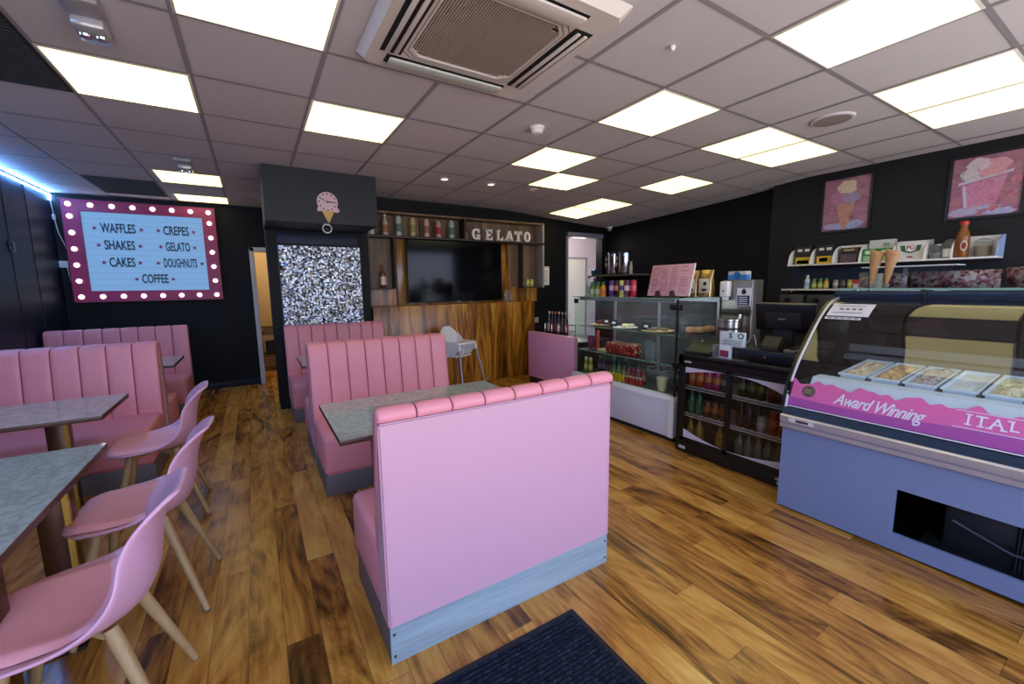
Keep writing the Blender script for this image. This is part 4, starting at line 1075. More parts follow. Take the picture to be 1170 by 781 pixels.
# goods on top of the cake counter
T0 = DZ1 + .0085
bottle('water_bottle', 'clear water bottle with a printed label at the far end of the counter top', 'bottle', (3.22, 3.56, T0), .215, .032, 'a8b5b2', '2c5a44', None, '7f958f', .45)
bottle('dark_bottle', 'slim black bottle at the far end of the counter top', 'bottle', (3.34, 3.60, T0), .2, .026, '141416', '101012', None, None, .5)
for y, l, c in ((3.475, 'green juice bottle with a green cap, next to the water bottle', '5c7040'), (3.395, 'green juice bottle with a green cap, next to the orange one', '64783c')):
    bottle('juice_bottle', l, 'bottle', (3.20, y, T0), .155, .030, c, '1c5a3a', 'small juice bottles on the counter top', 'b4bc90', shape='juice')
bottle('juice_bottle', 'orange juice bottle with a green cap on the counter top', 'bottle', (3.20, 3.315, T0), .155, .030, 'd08a10', '1c5a3a', 'small juice bottles on the counter top', 'c86a2c', shape='juice')
for y, c, b, l in ((3.185, '5b3a78', 'b0a0c0', 'purple drinks can on the counter top'), (3.115, '2a1418', 'd0623c', 'dark drinks can with an orange print on the counter top'), (3.045, 'c9c070', '46406e', 'yellow and blue drinks can on the counter top'), (2.975, '6a2a50', 'd8c0cc', 'plum drinks can with white print on the counter top'), (2.895, 'b02440', 'd05068', 'crimson drinks can nearest the pink menu board')):
    can(l, (3.20, y, T0), c, b, 'cans on the counter top', h=.165, r=.031)
t = thing('menu_board', 'tilted pink printed menu board on brown easel feet', 'menu board', (3.32, 2.6, T0))
A = Matrix.Rotation(math.radians(14), 3, 'Y')
cM = (3.335, 2.575, T0 + .155)
ex, ez = A @ Vector((0, 0, 1)), A @ Vector((-1, 0, 0))
mp = lambda u, v, h: Vector(cM) + Vector((0, -u, 0)) + ex * v + ez * (.006 + h)
g = G(); g.obox(cM, A, (.010, .46, .30), 0, .002); bd = g.obj('board', P('menu_pink', 'cf9aa4', .5, var=.06, scale=6), t)
g = G(); rr = random.Random(5)
def patch(g, u0, u1, v0, v1, h=.001):
    g._faces([mp(u0, v0, h), mp(u1, v0, h), mp(u1, v1, h), mp(u0, v1, h)], [(0, 1, 2, 3)])
for cidx in range(4):
    u0 = -.205 + cidx * .105
    for k in range(13):
        if rr.random() < .85 and not (cidx == 0 and k < 5): patch(g, u0, u0 + rr.uniform(.05, .09), .12 - k*.02, .126 - k*.02)
g.obj('print_lines', P('menu_ink', 'a05a72', .6), bd, fix=False)
g = G()
for u, v, r in ((-.165, .085, .034), (-.165, -.02, .03), (-.06, -.01, .03)):
    pts = [mp(u + r*math.cos(a*PI/12), v + r*math.sin(a*PI/12), .002) for a in range(24)]; g.tube(pts, .0025, 5, cyclic=True)
g.obj('printed_rings', P('menu_rose', 'b56a80', .6), bd)
g = G(); g.obox(Vector(cM) + Vector((-.001, -.234, 0)), A, (.014, .006, .302)); g.obj('board_edge', M_white, bd)
for y in (2.66, 2.50):
    g = G(); g.prism([(3.245, T0), (3.36, T0), (3.365, T0 + .02), (3.29, T0 + .02), (3.278, T0 + .06), (3.262, T0 + .06), (3.25, T0 + .03)], y - .016, y + .016, 'xz'); g.obj('easel_foot', P('easel_brown', '3a1c14', .4), t)
M_bag = P('foil_bag_gold', 'b59a62', .25, .75, var=.2, scale=10, bump=.5, bscale=14)
for x, y, rz, l in ((3.60, 2.52, 10, 'gold foil coffee bag half hidden by the pink menu board'), (3.585, 2.365, 4, 'gold foil coffee bag standing at the counter corner with a pale label')):
    t = thing('coffee_bag', l, 'coffee bag', (x, y, T0), 'gold coffee bags')
    def bg(u, v, x=x, y=y):
        a = 2*PI*u; w = .068 - .004*v; d = .04 * (1 - v ** 3) + .006
        cx_, sx_ = math.cos(a), math.sin(a)
        e = .6
        return (x + d * math.copysign(abs(cx_)**e, cx_), y + w * math.copysign(abs(sx_)**e, sx_) * (1 + .04*math.sin(7*v)), T0 + .245 * v)
    g = G(); vs = g.surf(bg, 28, 12, cu=True); g.bm.faces.new([r[0] for r in vs]); g.bm.faces.new([r[-1] for r in vs][::-1]); g.obj('foil', M_bag, t, 60)
    g = G(); g.box(x - .047, y - .05, T0 + .035, x - .0405, y + .05, T0 + .165, 0, .002); lb_ = g.obj('bag_label', P('bag_label_pale', 'cbc8bb', .6, var=.1, scale=60), t)
    g = G(); g.lathe([(.018, x - .0475), (.017, x - .049)], (0, y - .01, T0 + .12), 14, axis='x'); g.box(x - .049, y - .03, T0 + .05, x - .0472, y + .02, T0 + .075); g.obj('label_emblem', P('emblem_black', '26221c', .6), lb_)
    t.rotation_euler = (0, 0, math.radians(rz) * .3)

# ------------------------------------------------------------------ glass door drinks fridge
FX, FY0, FY1 = 2.968, 1.262, 2.175
t = thing('drinks_fridge', 'black under-counter drinks fridge with two sliding glass doors', 'fridge', (3.2, 1.75, 0))
g = G()
g.box(FX, FY0, 0, FX + .5, FY0 + .035, .825); g.box(FX, FY1 - .035, 0, FX + .5, FY1, .825); g.box(FX + .46, FY0, 0, FX + .5, FY1, .825)
g.box(FX, FY0, .79, FX + .5, FY1, .828, 0, .004); g.box(FX - .006, FY0, .0, FX + .5, FY1, .095, 0, .003); g.box(FX, FY0, .745, FX + .03, FY1, .80)
g.obj('cabinet', M_black, t)
g = G(); g.box(FX + .44, FY0 + .03, .09, FX + .459, FY1 - .03, .79); g.obj('liner', P('fridge_liner', '4c4a48', .6), t)
FM = 1.735
for n, (a, b, dx) in enumerate(((FM - .02, FY1 - .035, .004), (FY0 + .03, FM + .02, .012))):
    g = G(); x0 = FX - dx; w = .034
    g.box(x0, a, .10, x0 + .012, a + w, .745, 0, .002); g.box(x0, b - w, .10, x0 + .012, b, .745, 0, .002); g.box(x0, a, .10, x0 + .012, b, .10 + w, 0, .002); g.box(x0, a, .745 - .02, x0 + .012, b, .745, 0, .002)
    d = g.obj('door', M_black, t)
    g = G(); g.box(x0 + .004, a + w, .13, x0 + .008, b - w, .73); g.obj('door_glass', M_glass_f, d)
    # white swooshes printed on the glass: one outline per corner
    g = G(); m = 14; y_l, y_r = b - w, a + w
    L_ = y_l - y_r
    if n == 0: top = [(y_l - L_*k/m, .728 - .05 * (1 - (k/m)) ** 1.6 - .002) for k in range(m + 1)]; bot = [(y_l - L_*k/m, .132 + .07 * (1 - k/m) ** 1.8 + .002) for k in range(m + 1)]
    else: top = [(y_l - L_*k/m, .728 - .004 - .085 * (k/m) ** 2.2) for k in range(m + 1)]; bot = [(y_l - L_*k/m, .132 + .004 + .055 * (k/m) ** 2.) for k in range(m + 1)]
    g.prism(top + [(y_r, .728), (y_l, .728)], x0 + .001, x0 + .004, 'yz'); g.obj('white_swoosh', P('swoosh_white', 'c3bccb', .5), d); g = G(); g.prism(bot + [(y_r, .132), (y_l, .132)], x0 + .001, x0 + .004, 'yz')
    g.obj('white_swoosh', P('swoosh_white', 'c3bccb', .5), d)
g = G(); g.box(FX + .06, FY0 + .06, .776, FX + .075, FY1 - .06, .786); g.obj('glow_strip', EM('fridge_fill_glow', (1., .97, .92), 9.), t)  # unseen glowing strip added to brighten the fridge contents
for z in (.325, .555):
    g = G()
    for k in range(12): g.box(FX + .04 + k*.035, FY0 + .036, z, FX + .045 + k*.035, FY1 - .036, z + .005)
    g.obj('wire_shelf', M_alu, t)
    for dz in (-.012, .008):
        g = G(); g.box(FX + .022, FY0 + .036, z + dz - .005, FX + .030, FY1 - .036, z + dz + .005, 0, .002); g.obj('shelf_rail', P('rail_bright', 'd6d3d8', .35, .2), t)
for q in ((FX - .0015, 2.06, .762, FX, 2.12, .774), (FX - .0075, 1.30, .052, FX - .006, 1.37, .07), (FX - .0075, 1.30, .02, FX - .006, 1.36, .045), (FX - .0075, 2.08, .03, FX - .006, 2.14, .055)):
    g = G(); g.box(*q); g.obj('badge', P('badge_white', 'b9b7bb', .5, var=.3, scale=120), t)
def frow(n, y0, y1, z, kind, col, c2, label, grp, h=.15, x=FX + .075):
    def f(p, k):
        if kind == 'can': can(label, p, col, c2, grp, h=h, r=.031)
        else: bottle('drink_bottle', label, 'bottle', p, h, .031, col, c2, grp, col, .42)
    row(n, (x, y0, z), (x, y1, z), f)
frow(2, 2.09, 2.02, .562, 'can', 'b5502a', 'c98a50', 'orange drinks can on the top shelf behind the far fridge door', 'orange cans in the fridge')
frow(2, 1.945, 1.875, .562, 'can', 'a8326c', 'c98a3a', 'magenta drinks can on the top shelf behind the far fridge door', 'magenta cans in the fridge')
frow(1, 1.805, 1.8, .562, 'can', '3c5a48', '8fb0a8', 'green drinks can at the middle bar on the top fridge shelf', 'green can in the fridge')
frow(2, 2.09, 2.02, .332, 'bottle', '1c6a48', '0f4a32', 'bright green drink bottle on the middle shelf behind the far fridge door', 'green bottles in the fridge', .20)
frow(3, 1.95, 1.81, .332, 'can', '5c3a30', 'a8623c', 'brown and orange drinks can on the middle shelf behind the far fridge door', 'brown cans in the fridge', .13)
frow(2, 2.09, 2.01, .10, 'bottle', '8a7526', '5c5424', 'dull yellow drink bottle on the fridge floor behind the far door', 'yellow bottles in the fridge', .19)
frow(2, 1.83, 1.79, .10, 'bottle', 'a87c20', '7a5418', 'amber drink bottle at the middle bar on the fridge floor', 'amber bottles in the fridge', .19)
frow(3, 1.675, 1.54, .562, 'can', '2c2a1c', '6a7038', 'black and olive drinks can on the top shelf behind the near fridge door', 'black cans in the fridge')
frow(3, 1.46, 1.33, .562, 'can', '5c1c1c', '8a4a48', 'dark red drinks can on the top shelf behind the near fridge door', 'dark red cans in the fridge')
frow(3, 1.675, 1.55, .332, 'bottle', '33201a', '1a1210', 'dark cola bottle on the middle shelf behind the near fridge door', 'cola bottles in the fridge', .19)
frow(1, 1.515, 1.5, .332, 'can', 'a9a6a4', 'c9c7c6', 'silver drinks can on the middle shelf behind the near fridge door', 'silver can in the fridge', .12, FX + .06)
frow(3, 1.44, 1.31, .332, 'can', '9c2c1c', 'b8582c', 'red drinks can on the middle shelf behind the near fridge door', 'red cans in the fridge', .17)
frow(6, 1.675, 1.33, .10, 'bottle', '57605a', '2c3a34', 'grey-green water bottle on the fridge floor behind the near door', 'water bottles in the fridge', .19)
# ------------------------------------------------------------------ service counter, till and machines
t = thing('service_counter', 'black service counter behind the drinks fridge', 'counter', (3.7, 1.75, 0))
g = G(); g.box(3.475, 1.27, 0, 3.95, 2.245, .80); g.obj('body', M_blackm, t)
g = G(); g.box(3.472, 1.265, .80, 3.97, 2.25, .828, 0, .003); g.obj('worktop', M_black, t)
F0 = .829
g = G(); g.prism([(3.0, F0), (3.40, F0), (3.40, F0 + .115), (3.16, F0 + .10), (3.0, F0 + .02)], 1.93, 2.165, 'xz'); bmesh.ops.bevel(g.bm, geom=g.bm.edges[:], offset=.006, segments=2, affect='EDGES')
t = thing('machine_cover', 'sloped black machine cover on the fridge top by the cake counter', 'machine cover', (3.2, 2.05, F0)); g.obj('shell', M_black, t)
g = G(); g.sphere((3.13, 2.08, F0 + .098), .010); g.obj('knob', M_steel, t)
t = thing('cash_drawer', 'long black cash drawer on top of the drinks fridge', 'cash drawer', (3.25, 1.52, F0))
g = G(); g.box(3.06, 1.275, F0, 3.46, 1.80, F0 + .085, 0, .004); g.obj('case', M_black, t)
g = G(); g.box(3.055, 1.29, F0 + .012, 3.062, 1.785, F0 + .07, 0, .002); d = g.obj('drawer_front', M_black, t)
g = G(); g.lathe([(.01, 3.056), (.009, 3.051)], (0, 1.54, F0 + .045), 14, axis='x'); g.obj('lock', M_steel, d)
D0 = F0 + .086
t = thing('till_monitor', 'black till monitor with its back turned to the customers', 'monitor', (3.36, 1.57, D0))
A = Matrix.Rotation(math.radians(-9), 3, 'Y')
g = G(); g.obox((3.34, 1.565, D0 + .225), A, (.03, .40, .205), 0, .008); sc_ = g.obj('screen_back', M_black, t)
g = G(); g.obox((3.318, 1.565, D0 + .20), A, (.02, .25, .13), 0, .01); g.obj('rear_bulge', M_blackm, sc_)
g = G(); g.obox((3.305, 1.565, D0 + .215), A, (.003, .05, .012)); g.obj('badge', M_steel, sc_)
g = G(); g.obox((3.353, 1.565, D0 + .327), A, (.032, .40, .006)); g.obj('top_edge', P('monitor_edge', '6f6a5c', .4), sc_)
g = G(); g.box(3.33, 1.50, D0 + .012, 3.40, 1.63, D0 + .16, 0, .008); g.obj('stand', M_blackm, t)
g = G(); g.box(3.24, 1.44, D0, 3.44, 1.69, D0 + .014, 0, .004); g.obj('foot', M_blackm, t)
t = thing('receipt_printer', 'dark brown block of a receipt printer before the till monitor', 'printer', (3.16, 1.53, D0))
g = G(); g.prism([(3.10, D0), (3.22, D0), (3.22, D0 + .10), (3.16, D0 + .10), (3.10, D0 + .03)], 1.48, 1.60, 'xz'); bmesh.ops.bevel(g.bm, geom=g.bm.edges[:], offset=.005, segments=2, affect='EDGES'); g.obj('case', P('printer_brown', '2a231d', .5), t)
g = G(); g.box(3.165, 1.50, D0 + .099, 3.20, 1.58, D0 + .104); g.obj('paper_slot', M_black, t)
t = thing('card_terminal', 'pale card terminal lying beside the receipt printer', 'card terminal', (3.14, 1.40, D0))
g = G(); g.box(3.09, 1.36, D0, 3.21, 1.44, D0 + .025, 0, .006); g.obj('body', P('terminal_grey', '6e6a64', .5), t)
g = G()
for i in range(4):
    for j in range(3): g.box(3.10 + i*.018, 1.375 + j*.02, D0 + .0245, 3.112 + i*.018, 1.389 + j*.02, D0 + .029)
g.obj('keypad', M_black, t)
t = thing('chrome_stand', 'small chrome stand with crossed legs before the till monitor', 'stand', (3.3, 1.76, D0))
g = G(); g.tube([(3.26, 1.79, D0 + .004), (3.30, 1.755, D0 + .09), (3.27, 1.715, D0 + .004)], .0045, 8); g.tube([(3.36, 1.755, D0 + .004), (3.30, 1.755, D0 + .09)], .0045, 8); g.obj('legs', M_chrome, t)
g = G(); g.sphere((3.30, 1.755, D0 + .092), .009, 0, 12, 8); g.obj('joint', M_black, t)
t = thing('card_stand', 'white printed card box in an acrylic stand on the fridge front edge', 'card box', (3.07, 1.79, F0))
g = G(); g.box(3.02, 1.675, F0 + .10, 3.05, 1.862, F0 + .205, 0, .002); g.box(3.02, 1.775, F0 + .004, 3.05, 1.862, F0 + .10, 0, .002); bx = g.obj('box_body', P('card_white', 'cfd2dc', .5, var=.02), t)
g = G()
for s, y in (('S', 1.775), ('O', 1.700)): g.text(s, .055, lambda u, v, h, y=y: (3.0185 - h, y - u, F0 + .178 + v), .002, 0, offset=.002)
for k in range(4): g.box(3.0185, 1.69, F0 + .11 + k*.011, 3.0205, 1.85 - .02*(k % 2), F0 + .114 + k*.011)
g.obj('printing', P('print_green', '2f7a4c', .5), bx)
g = G(); g.box(3.0185, 1.785, F0 + .012, 3.0205, 1.855, F0 + .062); g.obj('red_picture', P('print_maroon', '7c2a42', .5, var=.4, scale=60), bx)
g = G(); g.box(3.0, 1.862, F0, 3.06, 1.905, F0 + .10); g.box(2.99, 1.66, F0, 3.06, 1.91, F0 + .004); g.obj('acrylic_stand', M_clear, t)
# hot water boiler with the soap dispenser
t = thing('water_boiler', 'tall brushed steel water boiler behind the counter', 'water boiler', (3.7, 2.08, F0))
g = G(); g.box(3.61, 1.955, F0, 3.78, 2.225, 1.425, 0, .008); g.obj('body', P('boiler_steel', '8f877c', .32, .9), t)
g = G(); g.box(3.58, 1.955, 1.12, 3.615, 2.215, 1.17, 0, .004); g.obj('head', P('boiler_dark', '3f3a35', .4, .6), t)
g = G(); g.lathe([(.012, 1.06), (.012, 1.11), (.018, 1.115), (.018, 1.13)], (3.565, 2.03, 0), 14); g.tube([(3.61, 2.03, 1.12), (3.565, 2.03, 1.12)], .012, 10); g.obj('tap', M_chrome, t)
t = thing('steel_pot', 'round stainless steel pot under the water boiler tap', 'pot', (3.53, 2.085, F0))
g = G(); g.lathe([(.085, F0), (.088, F0 + .02), (.088, F0 + .24), (.092, F0 + .245), (.092, F0 + .262), (.07, F0 + .27)], (3.512, 2.085, 0), 28); g.obj('pot_body', M_steel, t)
g = G(); g.lathe([(.0895, F0 + .17), (.0895, F0 + .19)], (3.512, 2.085, 0), 28, cap=False); g.obj('band', M_dksteel, t)
t = thing('soap_dispenser', 'white wall-type soap dispenser fixed to the steel boiler', 'soap dispenser', (3.57, 2.17, 1.25))
g = G(); g.box(3.545, 2.135, 1.275, 3.609, 2.215, 1.415, 0, .014, 3); g.box(3.56, 2.15, 1.25, 3.60, 2.20, 1.28, 0, .006); g.obj('housing', M_white, t, 50)
g = G(); g.lathe([(.008, 3.545), (.008, 3.543)], (0, 2.175, 1.33), 12, axis='x'); g.obj('window', M_black, t)
t = thing('hand_wash_notice', 'white and navy hand washing notice on the steel boiler', 'notice', (3.605, 2.03, 1.2))
g = G(); g.box(3.603, 1.965, 1.20, 3.6095, 2.085, 1.355); nb = g.obj('sheet', M_white, t)
g = G(); g.box(3.602, 1.972, 1.205, 3.6035, 2.078, 1.29); g.obj('navy_block', P('notice_navy', '1d2c50', .5), nb)
g = G()
for k in range(4): g.box(3.6012, 1.985 + .008*(k % 2), 1.217 + k*.018, 3.6025, 2.065, 1.224 + k*.018)
g.obj('print', M_white, nb)
g = G(); g.lathe([(.022, 3.603), (.02, 3.6018)], (0, 2.025, 1.322), 16, axis='x'); g.box(3.6015, 2.018, 1.335, 3.603, 2.032, 1.352); g.obj('hands_symbol', P('ink_black', '202024', .5), nb)
t = thing('glove_box', 'blue and white box of gloves on top of the steel boiler', 'box', (3.72, 2.08, 1.425))
g = G(); g.box(3.63, 2.03, 1.4255, 3.71, 2.19, 1.50, 0, .003); b = g.obj('carton', P('glove_white', 'b9b2b0', .5), t)
g = G(); g.box(3.6285, 2.029, 1.427, 3.69, 2.191, 1.47); g.obj('blue_band', P('glove_blue', '2f78bd', .5), b)
g = G(); g.lathe([(.035, 3.629), (.03, 3.6272)], (0, 2.11, 1.462), 18, axis='x'); g.obj('opening', P('glove_deep', '1b5a9a', .5), b)

# ------------------------------------------------------------------ back counter along the side wall
t = thing('back_counter', 'long dark back counter along the side wall behind the staff aisle', 'counter', (5.1, 2., 0))
g = G(); g.box(4.87, -.6, 0, 5.42, 4.5, .88); g.obj('cabinet', M_blackm, t)
g = G(); g.box(4.84, -.62, .88, 5.425, 4.52, .91, 0, .003); g.obj('worktop', P('worktop_dark', '232327', .35), t)
t = thing('wall_shelf', 'dark wall shelf at the back corner carrying two steel urns', 'shelf', (5.2, 5., 1.55))
g = G(); g.box(4.96, 4.50, 1.535, 5.549, 5.52, 1.56, 0, .003); g.obj('board', P('shelf_greybrown', '57524a', .5), t)
for y in (4.7, 5.3):
    g = G(); g.prism([(5.549, 1.30), (5.549, 1.535), (5.06, 1.535), (5.06, 1.52), (5.53, 1.31)], y - .012, y + .012, 'xz'); g.obj('bracket', M_black, t)
for y, l in ((5.14, 'steel drinks urn nearer the doorway on the corner shelf'), (4.90, 'steel drinks urn farther from the doorway on the corner shelf')):
    t = thing('steel_urn', l, 'urn', (5.2, y, 1.56), 'steel urns')
    g = G(); g.lathe([(.095, 1.585), (.10, 1.60), (.10, 1.90), (.095, 1.905)], (5.2, y, 0), 28); g.obj('tank', M_chrome, t)
    g = G(); g.lathe([(.10, 1.5605), (.10, 1.585)], (5.2, y, 0), 24); g.obj('base', M_black, t)
    g = G(); g.lathe([(.102, 1.905), (.10, 1.925), (.04, 1.95), (.012, 1.955), (.012, 1.965)], (5.2, y, 0), 24); g.obj('lid', M_black, t)
    g = G(); g.box(5.12, y + .075, 1.60, 5.19, y + .125, 1.90, 0, .006); g.box(5.115, y + .085, 1.70, 5.12, y + .118, 1.76, 1); g.box(5.115, y + .085, 1.80, 5.12, y + .118, 1.85, 1); g.obj('side_control', [M_black, P('sticker_pale', 'a8a49c', .5)], t)
    g = G(); g.tube([(5.10, y, 1.63), (5.06, y, 1.63), (5.055, y, 1.60)], .01, 8); g.obj('tap', M_black, t)
bottle('white_bottle', 'slim white bottle beside the steel urns on the corner shelf', 'bottle', (5.15, 4.72, 1.5605), .20, .026, 'b5b0a8', '8f8a82', None, None, .5)
t = thing('tape_roll', 'small blue roll on the doorway end of the corner shelf', 'roll', (5.03, 5.42, 1.56))
g = G(); g.lathe([(.05, 0), (.05, .06)], (5.03, 5.40, 1.611), 20, axis='y'); g.obj('roll', P('roll_blue', '1f4a78', .4), t)
g = G(); g.lathe([(.02, -.001), (.02, .061)], (5.03, 5.40, 1.611), 14, axis='y'); g.obj('core', M_black, t)
# small white shelf with bottles below the organizer
t = thing('narrow_shelf', 'narrow white shelf with small bottles under the tea organizer', 'shelf', (5.35, 1.9, 1.31))
g = G(); g.box(5.22, 1.15, 1.305, 5.429, 2.50, 1.322, 0, .002); g.obj('board', M_offwhite, t)
g = G(); g.box(5.42, 1.15, 1.322, 5.429, 2.50, 1.57); g.box(5.415, 2.18, 1.33, 5.421, 2.20, 1.56, 0); g.obj('backing', P('backing_navy', '12141f', .4), t)
for y in (1.4, 2.4):
    g = G(); g.box(5.24, y - .01, 1.285, 5.429, y + .01, 1.305); g.obj('bracket', M_steel, t)
S1 = 1.3225
bottle('white_bottle', 'white squeeze bottle on the narrow shelf under the tea organizer', 'bottle', (5.33, 2.285, S1), .155, .028, 'c3c6cc', 'a8acb4', None, '8f9cb8', .5)
for y, c, l in ((2.215, '6f7a34', 'small green bottle beside the white squeeze bottle'), (2.155, '66752f', 'small green bottle next to the amber one on the narrow shelf'), (2.10, 'b98a24', 'small amber bottle on the narrow shelf')):
    bottle('juice_bottle', l, 'bottle', (5.33, y, S1), .115, .025, c, '4a7a3a', 'small bottles on the narrow shelf', 'a8a860', shape='juice')
for y, c, b, l in ((2.01, '7d7672', 'b9b2ac', 'grey can on the narrow shelf'), (1.945, '3a2a22', '6a5038', 'dark brown can on the narrow shelf'), (1.88, 'a8a03c', 'c8c48c', 'olive yellow can on the narrow shelf')):
    can(l, (5.33, y, S1), c, b, 'cans on the narrow shelf', h=.095, r=.027)
carton('small_box', 'small red topped white box on the narrow shelf', 'box', (5.33, 1.80, S1), (.08, .09, .095), 'b4bcc2', ((.0, 1., .55, 1., 'a82430'),))
carton('small_box', 'plain grey box at the gelato counter end of the narrow shelf', 'box', (5.33, 1.60, S1), (.09, .16, .15), '9aa09c')
for y, l in ((2.36, 'grey machine with a dial below the narrow shelf, farther from the gelato'), (2.08, 'grey machine with a dial below the narrow shelf, nearer the gelato')):
    t = thing('wall_machine', l, 'machine', (5.3, y, .91), 'grey machines on the back counter')
    g = G(); g.box(5.15, y - .12, .911, 5.41, y + .12, 1.26, 0, .006); g.obj('case', P('machine_grey', '3b3d3e', .5, .3), t)
    g = G(); g.lathe([(.03, 5.15), (.026, 5.135)], (0, y + .03, 1.2), 18, axis='x'); g.obj('dial', M_black, t)
carton('white_carton', 'white carton with a black square beside the till monitor', 'box', (4.95, 2.02 - .22, .911), (.16, .16, .30), 'b3b3b0', ((.2, .75, .3, .7, '2a2826'),))

# ------------------------------------------------------------------ tea organizer on the side wall
t = thing('tea_organizer', 'white wall organizer with curved dividers holding tea boxes and jars', 'organizer', (5.3, 1.65, 1.58))
g = G(); g.box(5.205, .865, 1.577, 5.429, 2.45, 1.590, 0, .002); g.obj('shelf_board', M_white, t)
O0 = 1.5905
def divider(y, w=.012):
    poly = [(5.429, O0), (5.215, O0)] + [(5.429 - .214 * math.cos(a * PI / 20) ** .9, O0 + .185 * math.sin(a * PI / 20) ** .8) for a in range(1, 10)] + [(5.429, O0 + .187)]
    g = G(); g.prism(poly, y - w/2, y + w/2, 'xz'); g.obj('curved_divider', M_white, t)
for y in (2.44, 2.225, 2.015, 1.79, 1.535, 1.31, 1.135): divider(y)
g = G(); poly = [(5.429, O0), (5.215, O0)] + [(5.429 - .214 * math.cos(a * PI / 20) ** .9, O0 + .185 * math.sin(a * PI / 20) ** .8) for a in range(1, 10)] + [(5.429, O0 + .187)]
g.prism(poly, .865, .878, 'xz'); g.obj('curved_divider', P('divider_blue', '8fa4c8', .5), t)
for a, b in ((1.79, 2.015), (1.31, 1.535), (.87, 1.135)):
    g = G(); g.box(5.42, a, O0, 5.429, b, O0 + .185); g.obj('back_panel', M_white, t)
carton('tea_box', 'black topped tea box with a yellow and blue front in the first organizer bay', 'box', (5.345, 2.33, O0), (.12, .155, .20), '131315', ((.04, .96, .02, .42, 'c9a926'), (.12, .88, .05, .25, '7d86a8'), (.15, .45, .72, .86, 'c9c9c9'), (.6, .9, .72, .86, 'c9c9c9')), group='tea boxes')
carton('tea_box', 'black topped tea box with an orange-yellow front in the second organizer bay', 'box', (5.345, 2.12, O0), (.12, .155, .20), '141416', ((.04, .96, .02, .42, 'd0a424'), (.2, .7, .12, .32, 'b86a1c'), (.15, .45, .72, .86, 'c9c9c9'), (.6, .9, .72, .86, 'c9c9c9')), group='tea boxes')
carton('tea_box', 'dark purple patterned packet in the third organizer bay', 'box', (5.345, 1.905, O0), (.11, .15, .155), '3a2c34', ((.05, .95, .02, .55, '57444e'), (.1, .9, .60, .75, '1a1418'), (.2, .8, .78, .9, 'a8924a')))
for y, l in ((1.725, 'green and white tea box in the fourth organizer bay, farther from the jars'), (1.60, 'green and white tea box in the fourth organizer bay, nearer the jars')):
    carton('tea_box', l, 'box', (5.30, y, O0), (.09, .105, .125), '2f7a3a', ((.1, .9, .05, .45, '8fb08a'), (.2, .8, .6, .85, 'c9d8c0')), group='green tea boxes')
carton('tea_box', 'plain white box standing behind the green tea boxes', 'box', (5.395, 1.665, O0), (.06, .20, .215), 'c6c8c6', ((.55, .8, .7, .85, '7fa08a'),))
bx = carton('tea_box', 'large white tea box with a green crest and letters', 'box', (5.33, 1.42, O0), (.12, .20, .165), 'd2d0ce')
g = G(); xx = 5.2685
g.prism([(1.495, O0 + .135), (1.345, O0 + .135), (1.355, O0 + .085), (1.42, O0 + .06), (1.485, O0 + .085)], xx, xx + .002, 'yz'); g.obj('green_crest', P('crest_green', '1f5a34', .5), bx)
g = G(); g.prism([(1.46, O0 + .14), (1.38, O0 + .14), (1.385, O0 + .09), (1.42, O0 + .075), (1.455, O0 + .09)], xx - .001, xx + .001, 'yz'); g.obj('crest_shield', M_white, bx)
g = G(); g.text('PG', .055, lambda u, v, h: (xx - .0015 - h, 1.42 - u, O0 + .113 + v), .001, 0, offset=.001, spacing=.9); g.box(xx - .001, 1.40, O0 + .022, xx, 1.44, O0 + .036); g.obj('lettering', P('crest_red', '8f2a34', .5), bx)
for y, h, r, l, paper in ((1.235, .13, .055, 'lidded glass jar next to the white tea box', None), (1.165 - .02, .165, .048, 'clear domed plastic cup with a white label beside the sauce bottle', 'd0d2d4')):
    yy = 1.25 if paper is None else 1.185 - .02
    t = thing('glass_jar', l, 'jar', (5.31, yy, O0))
    if paper is None:
        g = G(); g.lathe([(r*.9, O0 + .001), (r, O0 + .02), (r, O0 + h*.75), (r*.8, O0 + h*.9)], (5.31, yy, 0), 20, cap=False); g.obj('glass_wall', M_clear, t)
        g = G(); g.lathe([(r*.85, O0 + h*.88), (r*.85, O0 + h), (.002, O0 + h*1.04)], (5.31, yy, 0), 20); g.obj('lid', P('jar_lid', '7d7d80', .3, .5), t)
        g = G(); g.lathe([(r*.85, O0 + .003), (r*.92, O0 + .02), (r*.9, O0 + h*.4)], (5.31, yy, 0), 16); g.obj('contents', P('jar_grey', '6a6866', .6, var=.4, scale=60), t)
    else:
        g = G(); g.lathe([(.036, O0 + .001), (.048, O0 + .10), (.05, O0 + .105), (.046, O0 + .135), (.03, O0 + .16), (.012, O0 + .168)], (5.29, yy, 0), 20, cap=False); g.obj('cup', M_clear, t)
        g = G(); g.lathe([(.0385, O0 + .012), (.046, O0 + .085)], (5.29, yy, 0), 20, cap=False); g.obj('paper_label', M_white, t)
bottle('sauce_bottle', 'tall caramel brown sauce bottle with a red cap on the organizer', 'bottle', (5.27, 1.085, O0), .31, .045, '7d4a1c', 'b52a1a', None, None, .55)
ob = [o for o in bpy.data.objects if o.get('label', '').startswith('tall caramel')][0]
g = G(); g.prism([(1.065 + .022*math.cos(k*PI/10), O0 + .10 + .045*math.sin(k*PI/10)) for k in range(20)], 5.222, 5.226, 'yz'); pl_ = g.obj('paper_label', P('label_cream', 'c9c0b4', .5), ob)
g = G(); g.prism([(1.065 + .015*math.cos(k*PI/10), O0 + .10 + .028*math.sin(k*PI/10)) for k in range(20)], 5.2205, 5.2225, 'yz'); g.obj('red_oval', P('label_red', '9a1f1f', .5), pl_)
t = thing('glass_jar', 'glass jar of brown crumbs in the last organizer bay', 'jar', (5.33, .97, O0))
